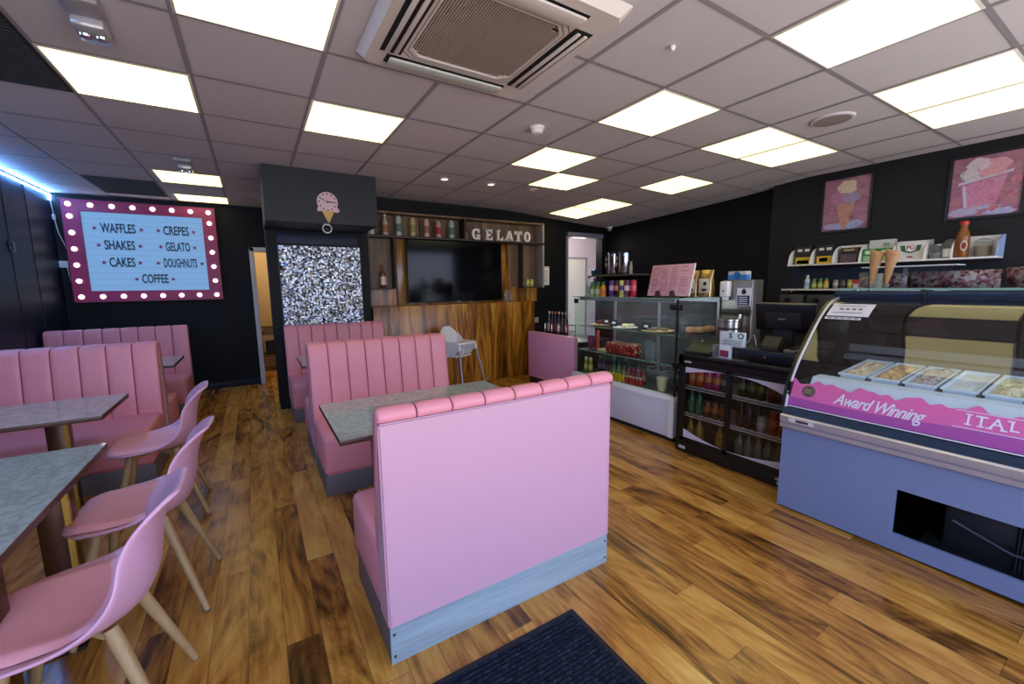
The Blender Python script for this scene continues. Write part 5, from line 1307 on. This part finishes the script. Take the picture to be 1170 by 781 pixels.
g = G(); g.lathe([(.045, O0 + .001), (.055, O0 + .02), (.055, O0 + .11), (.058, O0 + .115), (.05, O0 + .13)], (5.33, .97, 0), 22, cap=False); g.obj('glass_wall', M_clear, t)
g = G(); g.lathe([(.045, O0 + .003), (.052, O0 + .02), (.052, O0 + .09)], (5.33, .97, 0), 18); g.obj('contents', P('crumbs_brown', '9a8468', .7, var=.35, scale=80), t)
g = G(); g.lathe([(.056, O0 + .125), (.056, O0 + .14), (.02, O0 + .155)], (5.33, .97, 0), 22); g.obj('lid', M_clear, t)

# ------------------------------------------------------------------ posters
def poster(y0, y1, z0, z1, label):
    t = thing('framed_poster', label, 'poster', (5.42, (y0+y1)/2, z0), 'framed ice cream posters')
    g = G(); b = .022
    o4 = [(y0, z0), (y1, z0), (y1, z1), (y0, z1)]; i4 = [(y0+b, z0+b), (y1-b, z0+b), (y1-b, z1-b), (y0+b, z1-b)]
    v = [(5.429, *p) for p in o4] + [(5.405, *p) for p in o4] + [(5.405, *p) for p in i4] + [(5.415, *p) for p in i4]
    g._faces(v, [(r*4+k, r*4+(k+1) % 4, (r+1)*4+(k+1) % 4, (r+1)*4+k) for r in range(3) for k in range(4)])
    g.obj('frame', M_black, t, 20)
    g = G(); g.box(5.415, y0+b, z0+b, 5.42, y1-b, z1-b)
    pr = g.obj('print', MARBLE('poster_pink', [(.3, '71465f'), (.45, '96607a'), (.6, 'a8727e'), (.75, '7c6689')], 4., .3, (1, 1, 2.2), 1.5, 3), t)
    return t, pr
def blob(g, cy, cz, ry, rz, x, seed, amp=.12, n=36, flat=False):
    q = random.Random(seed); ph = [q.uniform(0, 6.28) for _ in range(3)]
    pts = [(cy + ry * (1 + amp*math.sin(3*a+ph[0]) + amp*.6*math.sin(7*a+ph[1])) * math.cos(a), cz + rz * (1 + amp*math.sin(4*a+ph[2])) * math.sin(a)) for a in [2*PI*k/n for k in range(n)]]
    g.prism(pts, x - .0015, x, 'yz')
MP = lambda n, a, b, c: MARBLE(n, [(.3, a), (.5, b), (.7, c)], 14., .35, dist=2.)
t, pr = poster(1.795, 2.240, 1.925, 2.497, 'framed poster of a pink and cream ice cream cone on the dark wall')
yc = 2.02
g = G(); blob(g, 2.12, 1.99, .08, .03, 5.4145, 1); blob(g, 1.93, 2.0, .08, .035, 5.4145, 2); blob(g, yc, 1.975, .15, .022, 5.4143, 3); g.obj('spilled_cream', MP('pc_blue', '6f84b8', '93a0c8', 'b598b8'), pr)
g = G(); g.prism([(yc + .085, 2.235), (yc - .085, 2.235), (yc - .022, 1.96), (yc + .022, 1.96)], 5.4125, 5.414, 'yz'); g.obj('waffle_cone', MP('pc_cone', '9a6a58', 'b88470', 'c99a80'), pr)
g = G(); blob(g, yc + .03, 2.285, .115, .075, 5.4122, 5); g.obj('pink_scoop', MP('pc_rose', '9a5878', 'b67a92', '8a688c'), pr)
g = G(); blob(g, yc - .05, 2.275, .07, .06, 5.4112, 9); g.obj('lilac_scoop', MP('pc_lil', '7c6a90', '9c86a8', '8a94b0'), pr)
g = G(); blob(g, yc - .01, 2.385, .085, .07, 5.4102, 7); g.obj('cream_scoop', MP('pc_cream', 'b89a80', 'd8c0a4', 'c8a890'), pr)
t, pr = poster(.79, 1.250, 1.925, 2.472, 'framed poster of a pink sundae in a glass cup on the dark wall')
yc = 1.06
g = G(); blob(g, 1.14, 1.99, .09, .035, 5.4145, 11); blob(g, .92, 1.975, .09, .03, 5.4145, 12); blob(g, 1.05, 2.02, .13, .02, 5.4142, 17); g.obj('spilled_cream', MP('pd_blue', '8490bc', 'a8a4c8', 'b490b0'), pr)
g = G(); g.prism([(yc + .105, 2.22), (yc - .16, 2.27), (yc - .11, 2.04), (yc + .075, 2.02)], 5.4125, 5.414, 'yz'); g.obj('glass_cup', MP('pd_cup', 'a8587c', 'c07a98', 'a890b0'), pr)
g = G(); g.prism([(yc + .125, 2.245), (yc - .19, 2.305), (yc - .19, 2.285), (yc + .125, 2.222)], 5.411, 5.4122, 'yz'); g.prism([(yc + .10, 2.21), (yc + .08, 2.22), (yc + .055, 2.03), (yc + .075, 2.03)], 5.411, 5.4122, 'yz'); g.obj('cup_rim', P('pd_rim', 'bcb4cc', .3), pr)
g = G(); blob(g, yc + .045, 2.30, .07, .06, 5.4105, 14); g.obj('mint_scoop', MP('pd_mint', '7ea090', 'c8c0c8', 'b8a0b4'), pr)
g = G(); blob(g, yc - .07, 2.345, .10, .075, 5.4098, 15); g.obj('rose_scoop', MP('pd_rose', 'b46a84', 'd09aa4', 'c08a78'), pr)
g = G(); blob(g, yc + .01, 2.385, .07, .05, 5.4088, 16); g.obj('whipped_cream', MP('pd_cream', 'a894a8', 'd0c0c8', 'c8a4a8'), pr)
for q in ((.87, 2.11, .035, .03, 5.413, 21), (.85, 2.22, .03, .04, 5.413, 22), (1.205, 2.10, .022, .02, 5.413, 23), (.96, 2.01, .03, .028, 5.4125, 24)):
    g = G(); blob(g, *q); g.obj('berry', MP('pd_berry', '984660', 'b06878', 'b48c90'), pr)
# ------------------------------------------------------------------ gelato display counter
t = thing('gelato_counter', 'curved glass gelato display counter with a blue-grey front', 'display counter', (3.1, .4, 0))
GY1, GY0 = 1.235, -.62
M_front = P('counter_bluegrey', '7683a6', .42, var=.03, scale=3)
M_navy = P('counter_navy', '141c2a', .35, var=.05)
oy1, oy0, oz0, oz1 = .683, -.40, .105, .345
g = G(); x0, x1 = 2.715, 2.735
g.box(x0, oy1, .015, x1, GY1, .525); g.box(x0, oy0, oz1, x1, oy1, .525); g.box(x0, oy0, .015, x1, oy1, oz0); g.box(x0, GY0, .015, x1, oy0, .525)
g.obj('front_panel', M_front, t, smooth=False)
g = G(); g.box(x1, GY0, 0, 3.60, GY0 + .02, .80); g.box(x1, GY1 - .02, 0, 3.60, GY1, .80); g.box(3.58, GY0, 0, 3.60, GY1, .80); g.box(x1, GY0, 0, 3.60, GY1, .012); g.box(x1 + .0, GY0 + .02, .60, 3.58, GY1 - .02, .62)
g.obj('cabinet', M_black, t, smooth=False)
# machinery behind the vent opening
g = G(); g.box(2.95, .30, .02, 3.30, .55, .26, 0, .02); g.lathe([(.10, .02), (.11, .05), (.11, .22), (.06, .27)], (3.12, .08, 0), 20); g.box(2.82, -.3, .013, 3.4, .62, .04); m_ = g.obj('compressor', P('compressor_grey', '2b2c30', .5, .4), t)
g = G()
for k in range(8): g.tube([(2.90, .29 - k*.012, .05), (2.90, .29 - k*.012, .28)], .003, 6)
g.tube([(2.86, .5, .22), (2.88, .3, .14), (2.87, .05, .17), (2.9, -.2, .1)], .008, 8); g.obj('pipework', P('pipe_copper', '4a4a52', .4, .7), m_)
# aluminium rails
g = G(); g.prism([(2.735, .525), (2.690, .525), (2.684, .53), (2.684, .552), (2.694, .556), (2.694, .560), (2.682, .564), (2.680, .598), (2.690, .606), (2.735, .606)], GY0, GY1 + .004, 'xz'); rl = g.obj('rail', M_alu, t, 20)
g = G(); g.box(2.678, 1.06, .570, 2.682, 1.19, .594); g.obj('rail_plate', P('plate_white', 'cfc9cf', .4), rl)
g = G(); g.box(2.6765, 1.085, .575, 2.679, 1.15, .589); g.obj('plate_print', P('plate_ink', '3a3438', .5, var=.5, scale=90), rl)
g = G(); g.prism([(2.74, .606), (2.700, .606), (2.716, .648), (2.74, .652)], GY0, GY1 + .004, 'xz'); g.obj('lower_band', M_navy, t, 20)
# curved glass
prof = [(2.722, .645), (2.744, .735), (2.784, .825), (2.845, .915), (2.921, 1.002), (2.995, 1.085), (3.069, 1.159), (3.15, 1.222), (3.234, 1.266), (3.33, 1.290)]
def cat(P_, n):
    out = []
    for i in range(len(P_) - 1):
        p0 = P_[max(0, i-1)]; p1 = P_[i]; p2 = P_[i+1]; p3 = P_[min(len(P_)-1, i+2)]
        for k in range(n):
            s = k / n
            out.append(tuple(.5*(2*p1[q] + (p2[q]-p0[q])*s + (2*p0[q]-5*p1[q]+4*p2[q]-p3[q])*s*s + (3*p1[q]-p0[q]-3*p2[q]+p3[q])*s**3) for q in (0, 1)))
    return out + [P_[-1]]
PR = cat(prof, 8)
ARC = [0]
for a, b in zip(PR[:-1], PR[1:]): ARC.append(ARC[-1] + math.hypot(b[0]-a[0], b[1]-a[1]))
def on_glass(y, s, h=0.):
    """point on the curved pane at y, arc length s from its foot, h in front of it"""
    s = max(0, min(ARC[-1] - 1e-6, s)); i = max(k for k in range(len(ARC) - 1) if ARC[k] <= s); f = (s - ARC[i]) / (ARC[i+1] - ARC[i])
    p = [PR[i][q] + (PR[i+1][q] - PR[i][q]) * f for q in (0, 1)]; d = Vector((PR[i+1][0]-PR[i][0], PR[i+1][1]-PR[i][1])).normalized()
    return (p[0] - d.y * h, y, p[1] + d.x * h)
def arc_of_z(z):
    for i in range(len(PR) - 1):
        if PR[i][1] <= z <= PR[i+1][1]: return ARC[i] + (ARC[i+1]-ARC[i]) * (z - PR[i][1]) / (PR[i+1][1]-PR[i][1])
    return ARC[-1]
g = G(); g.surf(lambda u, v: on_glass(GY1 - .004 + (GY0 - GY1 + .008) * u, v * ARC[-1]), 2, 70)
gl = g.obj('curved_glass', M_glass_g, t, 180)
# black curved end frame with its bright edge
def ring(off_in, y0, y1, mat, name, mi=None, lo=0):
    inner = [on_glass(0, s, -off_in)[::2] for s in [ARC[-1]*k/40 for k in range(41)]]; outer = [on_glass(0, s, .006)[::2] for s in [ARC[-1]*k/40 for k in range(41)]]
    g = G(); g.prism(outer + inner[::-1], y0, y1, 'xz'); return g.obj(name, mat, t, 30)
ring(.012, GY1, GY1 + .020, M_black, 'end_frame')
g = G(); g.tube([on_glass(GY1 - .006, ARC[-1]*k/50, .004) for k in range(51)], .0075, 8); g.obj('bright_edge', M_alu, t)
g = G(); g.prism([p[::2] for p in [on_glass(0, ARC[-1]*k/40, -.02) for k in range(41)]] + [(3.58, 1.29), (3.58, .80), (2.76, .66)], GY1 - .004, GY1 + .002, 'xz'); g.obj('end_glass', GL('end_glass_smoke', (.35, .37, .38), 1.45), t)
# canopy
g = G(); g.box(3.315, GY0, 1.285, 3.43, GY1 + .02, 1.338, 0, .006); g.box(3.332, GY0, 1.262, 3.342, GY1 - .01, 1.29); cp = g.obj('canopy_bar', P('canopy_navy', '1c2536', .3), t)  # narrow drop lip is added to hide the glowing strip behind it
g = G(); g.box(3.30, .80, 1.278, 3.44, .825, 1.345, 0, .003); g.obj('canopy_bracket', M_black, cp)
g = G(); g.box(3.395, GY0 + .05, 1.274, 3.41, GY1 - .05, 1.285); g.obj('glow_strip', EM('counter_led', (.85, .95, 1.), 12.), cp)
g = G(); g.box(3.40, GY0, 1.25, 3.43, GY1, 1.285); g.box(3.55, GY1 - .03, .80, 3.585, GY1, 1.34); g.box(3.55, GY0, .80, 3.585, GY0 + .03, 1.34); g.box(3.43, GY1 - .02, 1.29, 3.585, GY1, 1.335); g.obj('rear_post', M_black, t)
# inside
g = G(); g.box(2.78, GY0 + .01, .795, 3.56, GY1 - .006, .80); g.box(3.54, GY0 + .02, .80, 3.555, GY1 - .03, .98); g.obj('well', P('well_grey', '35393c', .5, .3), t, smooth=False)
g = G(); g.prism([(2.76, .73), (2.775, .80), (2.80, .842), (2.885, .845), (2.885, .80), (2.80, .73)], GY0 + .01, 1.13, 'xz'); g.obj('front_lip', P('lip_white', 'c6d4da', .4), t, 25)
g = G(); g.prism([(3.44, .93), (3.47, .93), (3.47, .985), (3.44, .975)], GY0 + .02, GY1 - .05, 'xz'); g.prism([(3.36, .885), (3.40, .885), (3.40, .92), (3.36, .912)], GY0 + .02, GY1 - .05, 'xz'); g.obj('rear_rail', P('rail_grey', '6a6e70', .4, .5), t, 25)
g = G(); g.box(3.45, GY0 + .02, .98, 3.455, GY1 - .03, 1.285); g.obj('sliding_door', GL('slider_smoke', (.12, .14, .15), 1.45), t)
# printed decal on the lower glass
s0, s1 = arc_of_z(.662), arc_of_z(.815)
wave = lambda y: .010 * math.sin(y * 31) + .007 * math.sin(y * 57 + 1.) + .005 * math.sin(y * 97 + 2) - .010
M_dec = P('decal_pink', 'cf5f9a', .4, var=.03); M_dec2 = P('decal_purple', 'a04a94', .4, var=.03); M_decw = P('decal_white', 'd8d4e0', .4)
g = G(); g.surf(lambda u, v: on_glass(GY1 - .012 + (GY0 - GY1 + .03) * u, s0 + (s1 + wave(GY1 + (GY0 - GY1) * u) - s0) * v, .0025), 320, 6)
dc = g.obj('pink_decal', M_dec, gl, 180)
g = G(); g.surf(lambda u, v: on_glass(GY1 - .012 + (GY0 - GY1 + .03) * u, s0 + (.052 + .010 * math.sin((GY1 + (GY0 - GY1) * u) * 5.)) * v, .0032), 120, 4); g.obj('purple_band', M_dec2, dc, 180)
g = G(); g.surf(lambda u, v: on_glass(GY1 - .008 + (GY0 - GY1 + .02) * u, arc_of_z(.653) + .006 * v, .003), 2, 2); g.obj('white_line', M_decw, dc)
g = G(); g.surf(lambda u, v: on_glass(.52 - .9 * u, arc_of_z(.795) + .003 * v, .004), 2, 2); g.surf(lambda u, v: on_glass(.52 - .9 * u, arc_of_z(.722) + .003 * v, .004), 2, 2); g.obj('text_rules', M_decw, dc)
g = G(); sc0 = arc_of_z(.742)
g.text('Award Winning', .088, lambda u, v, h: on_glass(.81 - u, sc0 - .004 + v - .03 * u, .0045 + h), .001, 0, shear=.48, offset=.0012, xscale=.72, spacing=.9); g.obj('script_lettering', M_decw, dc)
# slab serif capitals
g = G(); sI = arc_of_z(.762)
def gl_text(word, ymid0, size):
    y = ymid0
    for ch in word:
        h0 = len(g.bm.verts)
        g.text(ch, size, lambda u, v, h, y=y: on_glass(y - u, sI + v, .0045 + h), .001, 0, offset=.0006)
        vsx = list(g.bm.verts)[h0:]; ys = [v.co.y for v in vsx]; zs = [(v.co.z, v.co.y) for v in vsx]
        feet = {'I': ((0, 1), (0, -1)), 'T': ((0, -1),), 'A': ((-.36, -1), (.36, -1)), 'L': ((-.19, 1),), 'N': ((-.3, 1), (-.3, -1), (.3, 1))}.get(ch, ())
        for fx, fy in feet:
            u0 = fx * size * .95; v0 = fy * size * .36
            pts = [on_glass(y - (u0 + a), sI + v0 + b, .005) for a, b in ((-.011, -.003), (.011, -.003), (.011, .003), (-.011, .003))]
            g._faces(pts, [(0, 1, 2, 3)])
        y -= {'I': .040, 'A': .05}.get(ch, .048)
gl_text('ITAL', .474, .064)
g.obj('capital_lettering', M_decw, dc)
g = G(); g._faces([on_glass(1.125 + .034*math.cos(2*PI*k/28), arc_of_z(.757) + .034*math.sin(2*PI*k/28), .004) for k in range(28)], [tuple(range(28))])
bd = g.obj('round_badge', P('badge_dark', '2a2226', .5), dc)
g = G()
pts = [on_glass(1.125 + .027*math.cos(2*PI*k/28), arc_of_z(.757) + .027*math.sin(2*PI*k/28), .0048) for k in range(28)]; g.tube(pts, .0013, 5, cyclic=True)
for k, wdt in ((-1, .036), (0, .042), (1, .036)):
    g._faces([on_glass(1.125 + a * wdt/2, arc_of_z(.757) + k*.011 + b, .0048) for a, b in ((1, -.0025), (-1, -.0025), (-1, .0025), (1, .0025))], [(0, 1, 2, 3)])
g.obj('badge_print', P('badge_gold', 'a8946c', .5), bd)
g = G(); sA = arc_of_z(1.255); sB = arc_of_z(1.185)
g.surf(lambda u, v: on_glass(1.205 - .215 * u, sB + (sA - sB) * v, .003), 2, 10); nt_ = g.obj('notice_sheet', P('notice_white', 'cfcdd8', .5), gl, 180)
g = G(); g.surf(lambda u, v: on_glass(1.205 - .185 * u, sB - .030 + .020 * v, .003), 2, 4); g.obj('notice_strip', P('notice_white', 'cfcdd8', .5), gl, 180)
g = G()
for k in range(4): g._faces([on_glass(1.155 - k*.032 - a, (sA+sB)/2 - .005 + b, .0045) for a, b in ((0, 0), (.02, 0), (.02, .016), (0, .016))], [(0, 1, 2, 3)])
for k in (-1, 1): g._faces([on_glass(1.18 - a, (sA+sB)/2 + k*.035 + b, .0045) for a, b in ((0, 0), (.15, 0), (.15, .005), (0, .005))], [(0, 1, 2, 3)])
for k in range(5): g._faces([on_glass(1.19 - k*.034 - a, sB - .024 + b, .0045) for a, b in ((0, 0), (.022, 0), (.022, .008), (0, .008))], [(0, 1, 2, 3)])
g.obj('notice_print', P('notice_ink', '4a4858', .5), nt_, fix=False)
# tubs of gelato
fills = [('c9b89c', 'a8835c', 'cream gelato with brown crumbs in the tub at the till end of the gelato counter'), ('c0a070', '8a5a2c', 'caramel swirled gelato in the second tub from the till'), ('a8a09c', '4a3834', 'pale gelato flecked with dark chocolate in the third tub from the till'),
         ('c9d2ce', 'b9c4bc', 'plain white gelato in the fourth tub from the till'), ('c8c4a0', 'a88c3c', 'pale gelato with a golden ripple in the fifth tub from the till'), ('d0c8c0', 'b06a70', 'pale gelato with a rosy ripple in the sixth tub from the till'),
         ('b8c8b0', '7c9068', 'pale green gelato in the seventh tub from the till'), ('c8a894', '7a4a38', 'brown gelato in the eighth tub from the till')]
M_tub = P('tub_white', 'c8d6dc', .35, var=.02)
for k, (ca, cb, l) in enumerate(fills):
    ya = 1.04 - .1435 * k; yb = ya - .131
    fx, bx_, fz, bz = 2.895, 3.31, .868, .905
    zz = lambda x: fz + (bz - fz) * (x - fx) / (bx_ - fx)
    u = thing('gelato_tub', l, 'gelato tub', (3.1, (ya+yb)/2, .80), 'tubs of gelato')
    g = G(); r = .009
    o4 = [(fx, yb), (bx_, yb), (bx_, ya), (fx, ya)]; i4 = [(fx+r, yb+r), (bx_-r, yb+r), (bx_-r, ya-r), (fx+r, ya-r)]; l4 = [(fx+.025, yb+.018), (bx_-.025, yb+.018), (bx_-.025, ya-.018), (fx+.025, ya-.018)]
    v = [(p[0], p[1], .803) for p in l4] + [(*p, zz(p[0]) - .012) for p in i4] + [(*p, zz(p[0]) - .01) for p in o4] + [(*p, zz(p[0])) for p in o4] + [(*p, zz(p[0])) for p in i4] + [(p[0], p[1], zz(p[0]) - .045) for p in i4]
    g._faces(v, [(q*4+j, q*4+(j+1) % 4, (q+1)*4+(j+1) % 4, (q+1)*4+j) for q in range(5) for j in range(4)] + [(0, 1, 2, 3)])
    g.obj('tub', M_tub, u, 25)
    nz_ = k * 3.1
    def gel(a, b):
        x = fx + r + (bx_ - fx - 2*r) * a; y = yb + r + (ya - yb - 2*r) * b
        edge = min(1, 8 * min(a, 1-a)) * min(1, 5 * min(b, 1-b))
        return (x, y, zz(x) - .016 + edge * (.016 + .022 * noise.noise((x*22, y*22, nz_)) + (.008 * noise.noise((x*60, y*60, nz_)))) * (.35 if k == 3 else 1))
    g = G(); g.surf(gel, 34, 18); g.obj('gelato', MARBLE('gelato_%s' % ca, [(.42, ca), (.52, ca), (.58, cb), (.66, ca)], 16., .45, dist=2.5), u, 180)
# top shelf of glass with sweets, cones
t = thing('counter_top_shelf', 'glass shelf on posts along the top of the gelato counter', 'glass shelf', (3.6, .4, 1.34))
g = G(); g.box(3.33, GY0, 1.345, 3.83, GY1 + .01, 1.353); g.obj('glass_plate', GL('shelf_glass', (.85, .92, .9), 1.5, haze=.10), t)
g = G(); g.box(3.327, GY0, 1.343, 3.332, GY1 + .01, 1.355); g.obj('glass_edge', P('glass_edge_green', '7da596', .2, var=.02), t)
for y in (1.15, .35, -.45):
    g = G(); g.lathe([(.012, 1.335), (.012, 1.346)], (3.37, y, 0), 12); g.lathe([(.012, 1.335), (.012, 1.346)], (3.57, y, 0), 12); g.obj('foot', M_chrome, t)
g = G(); g.box(3.55, .74, 1.488, 3.72, 1.20, 1.494); g.obj('upper_plate', P('plate_frost', 'c9cfd2', .3), t)
for y in (.985, 1.135):
    g = G(); g.box(3.60, y - .01, 1.353, 3.62, y + .01, 1.488); g.obj('clear_post', M_clear, t)
M_sw = CELLS('mixed_sweets', [(0, 'a89a94'), (.28, '7c3c40'), (.45, '9a6064'), (.6, 'b8aca4'), (.78, '46282a'), (.9, 'a0786c')], 62, .4)
for k, (a, b, l) in enumerate(((1.115, .985, 'small tub of mixed pink and white sweets beside the waffle cones'), (.975, .575, 'long tub of mixed pink and white sweets in the middle of the glass top shelf'), (.565, .02, 'long tub of mixed sweets at the picture edge of the glass top shelf'))):
    t = thing('sweet_tub', l, 'sweet tub', (3.72, (a+b)/2, 1.353), 'tubs of sweets')
    g = G(); z1 = 1.455 + .01 * k
    for q in ((3.66, b, 1.3535, 3.664, a, z1), (3.80, b, 1.3535, 3.804, a, z1), (3.66, b, 1.3535, 3.80, b + .004, z1), (3.66, a - .004, 1.3535, 3.80, a, z1)): g.box(*q)
    g.obj('tub', GL('tub_clear', (.95, .96, .96), 1.35), t)
    g = G(); g.surf(lambda u, v, a=a, b=b, z1=z1: (3.665 + .134 * u, b + .006 + (a - b - .012) * v, z1 - .012 + .012 * noise.noise((u*9, v*40, k))), 12, 60)
    g.box(3.6655, b + .006, 1.354, 3.798, a - .006, z1 - .012); sw = g.obj('sweets', M_sw, t, 180); sw['kind'] = 'stuff'
t = thing('chocolate_jar', 'glass jar of gold wrapped chocolates at the till end of the top shelf', 'jar', (3.60, 1.185, 1.353))
g = G(); g.lathe([(.036, 1.354), (.04, 1.365), (.04, 1.45), (.036, 1.46)], (3.62, 1.19, 0), 20, cap=False); g.obj('glass_wall', M_clear, t)
g = G(); g.lathe([(.033, 1.356), (.037, 1.37), (.035, 1.42), (.015, 1.43)], (3.62, 1.19, 0), 16); g.obj('chocolates', CELLS('gold_choc', [(0, '4a2a14'), (.5, '7a5424'), (.8, 'b0883c')], 50, .3), t)
M_cone = P('waffle_cone', 'b98a5a', .7, var=.25, scale=50, bump=.5, bscale=90)
for x, y, tx, l in ((3.58, 1.150, .012, 'tall waffle cone by the chocolate jar, the one farther from the sweets'), (3.58, 1.07, .012, 'tall waffle cone nearer the tubs of sweets')):
    t = thing('waffle_cone', l, 'cone', (x, y, 1.354), 'waffle cones')
    g = G(); H0 = 1.356; hh = .24
    def cn(u, v, x=x, y=y):
        a = 2*PI*u; r = .006 + .034 * v; lip = .012 * math.sin(a) * v ** 6
        return (x + r*math.cos(a) - .02*v, y + r*math.sin(a) - .028 * v, H0 + hh * v + lip)
    vs = g.surf(cn, 26, 10, cu=True); g.bm.faces.new([q[0] for q in vs]); o = g.obj('cone', M_cone, t, 60)
    m = o.modifiers.new('thick', 'SOLIDIFY'); m.thickness = .003
    g = G(); g.lathe([(.016, 1.3545), (.02, 1.38), (.018, 1.38), (.012, 1.358)], (x - .002, y - .003, 0), 16, cap=False); g.obj('clear_holder', M_clear, t)

# ------------------------------------------------------------------ light
w = bpy.data.worlds.new('world'); SC.world = w; w.use_nodes = True
bg = w.node_tree.nodes['Background']
tc = w.node_tree.nodes.new('ShaderNodeTexCoord'); sp = w.node_tree.nodes.new('ShaderNodeSeparateXYZ'); w.node_tree.links.new(tc.outputs['Generated'], sp.inputs[0])
rm = ramp(w.node_tree, [(.0, 'd8cfc8'), (.42, 'd8d0cc'), (.5, 'c8d0e8'), (.6, 'b4c8f4'), (1., '8cb0f0')])
mr = w.node_tree.nodes.new('ShaderNodeMapRange'); mr.inputs['From Min'].default_value = -1; w.node_tree.links.new(sp.outputs['Z'], mr.inputs['Value'])
w.node_tree.links.new(mr.outputs[0], rm.inputs[0]); w.node_tree.links.new(rm.outputs[0], bg.inputs['Color']); bg.inputs['Strength'].default_value = SKY
pl = bpy.data.lights.new('window_portal', 'AREA'); pl.shape = 'RECTANGLE'; pl.size = 7.16; pl.size_y = 2.3; pl.cycles.is_portal = True
po = bpy.data.objects.new('window_portal', pl); COL.objects.link(po); po.location = (1.75, -1.0, 1.29); po.rotation_euler = (math.radians(90), 0, PI)
def lamp(name, loc, power, col, size=.15):
    l = bpy.data.lights.new(name, 'POINT'); l.energy = power; l.color = col; l.shadow_soft_size = size
    o = bpy.data.objects.new(name, l); COL.objects.link(o); o.location = loc; return o
lamp('storeroom_fill_light', (.4, 7.9, 2.3), 30, (1., .82, .55))  # unseen point light added to brighten the room behind the rear door
lamp('corridor_fill_light', (5.4, 6.3, 2.2), 22, (1., .93, .9))  # unseen point light added to brighten the lilac corridor
SC.view_settings.view_transform = 'Standard'; SC.view_settings.look = 'None'; SC.view_settings.gamma = 1; SC.view_settings.use_curve_mapping = False
SC.view_settings.exposure = EXPO
try: SC.cycles.use_denoising = True
except Exception: pass
SC.cycles.max_bounces = 8; SC.cycles.transparent_max_bounces = 24; SC.cycles.diffuse_bounces = 5; SC.cycles.caustics_reflective = False; SC.cycles.caustics_refractive = False
SC.cycles.sample_clamp_indirect = 4.
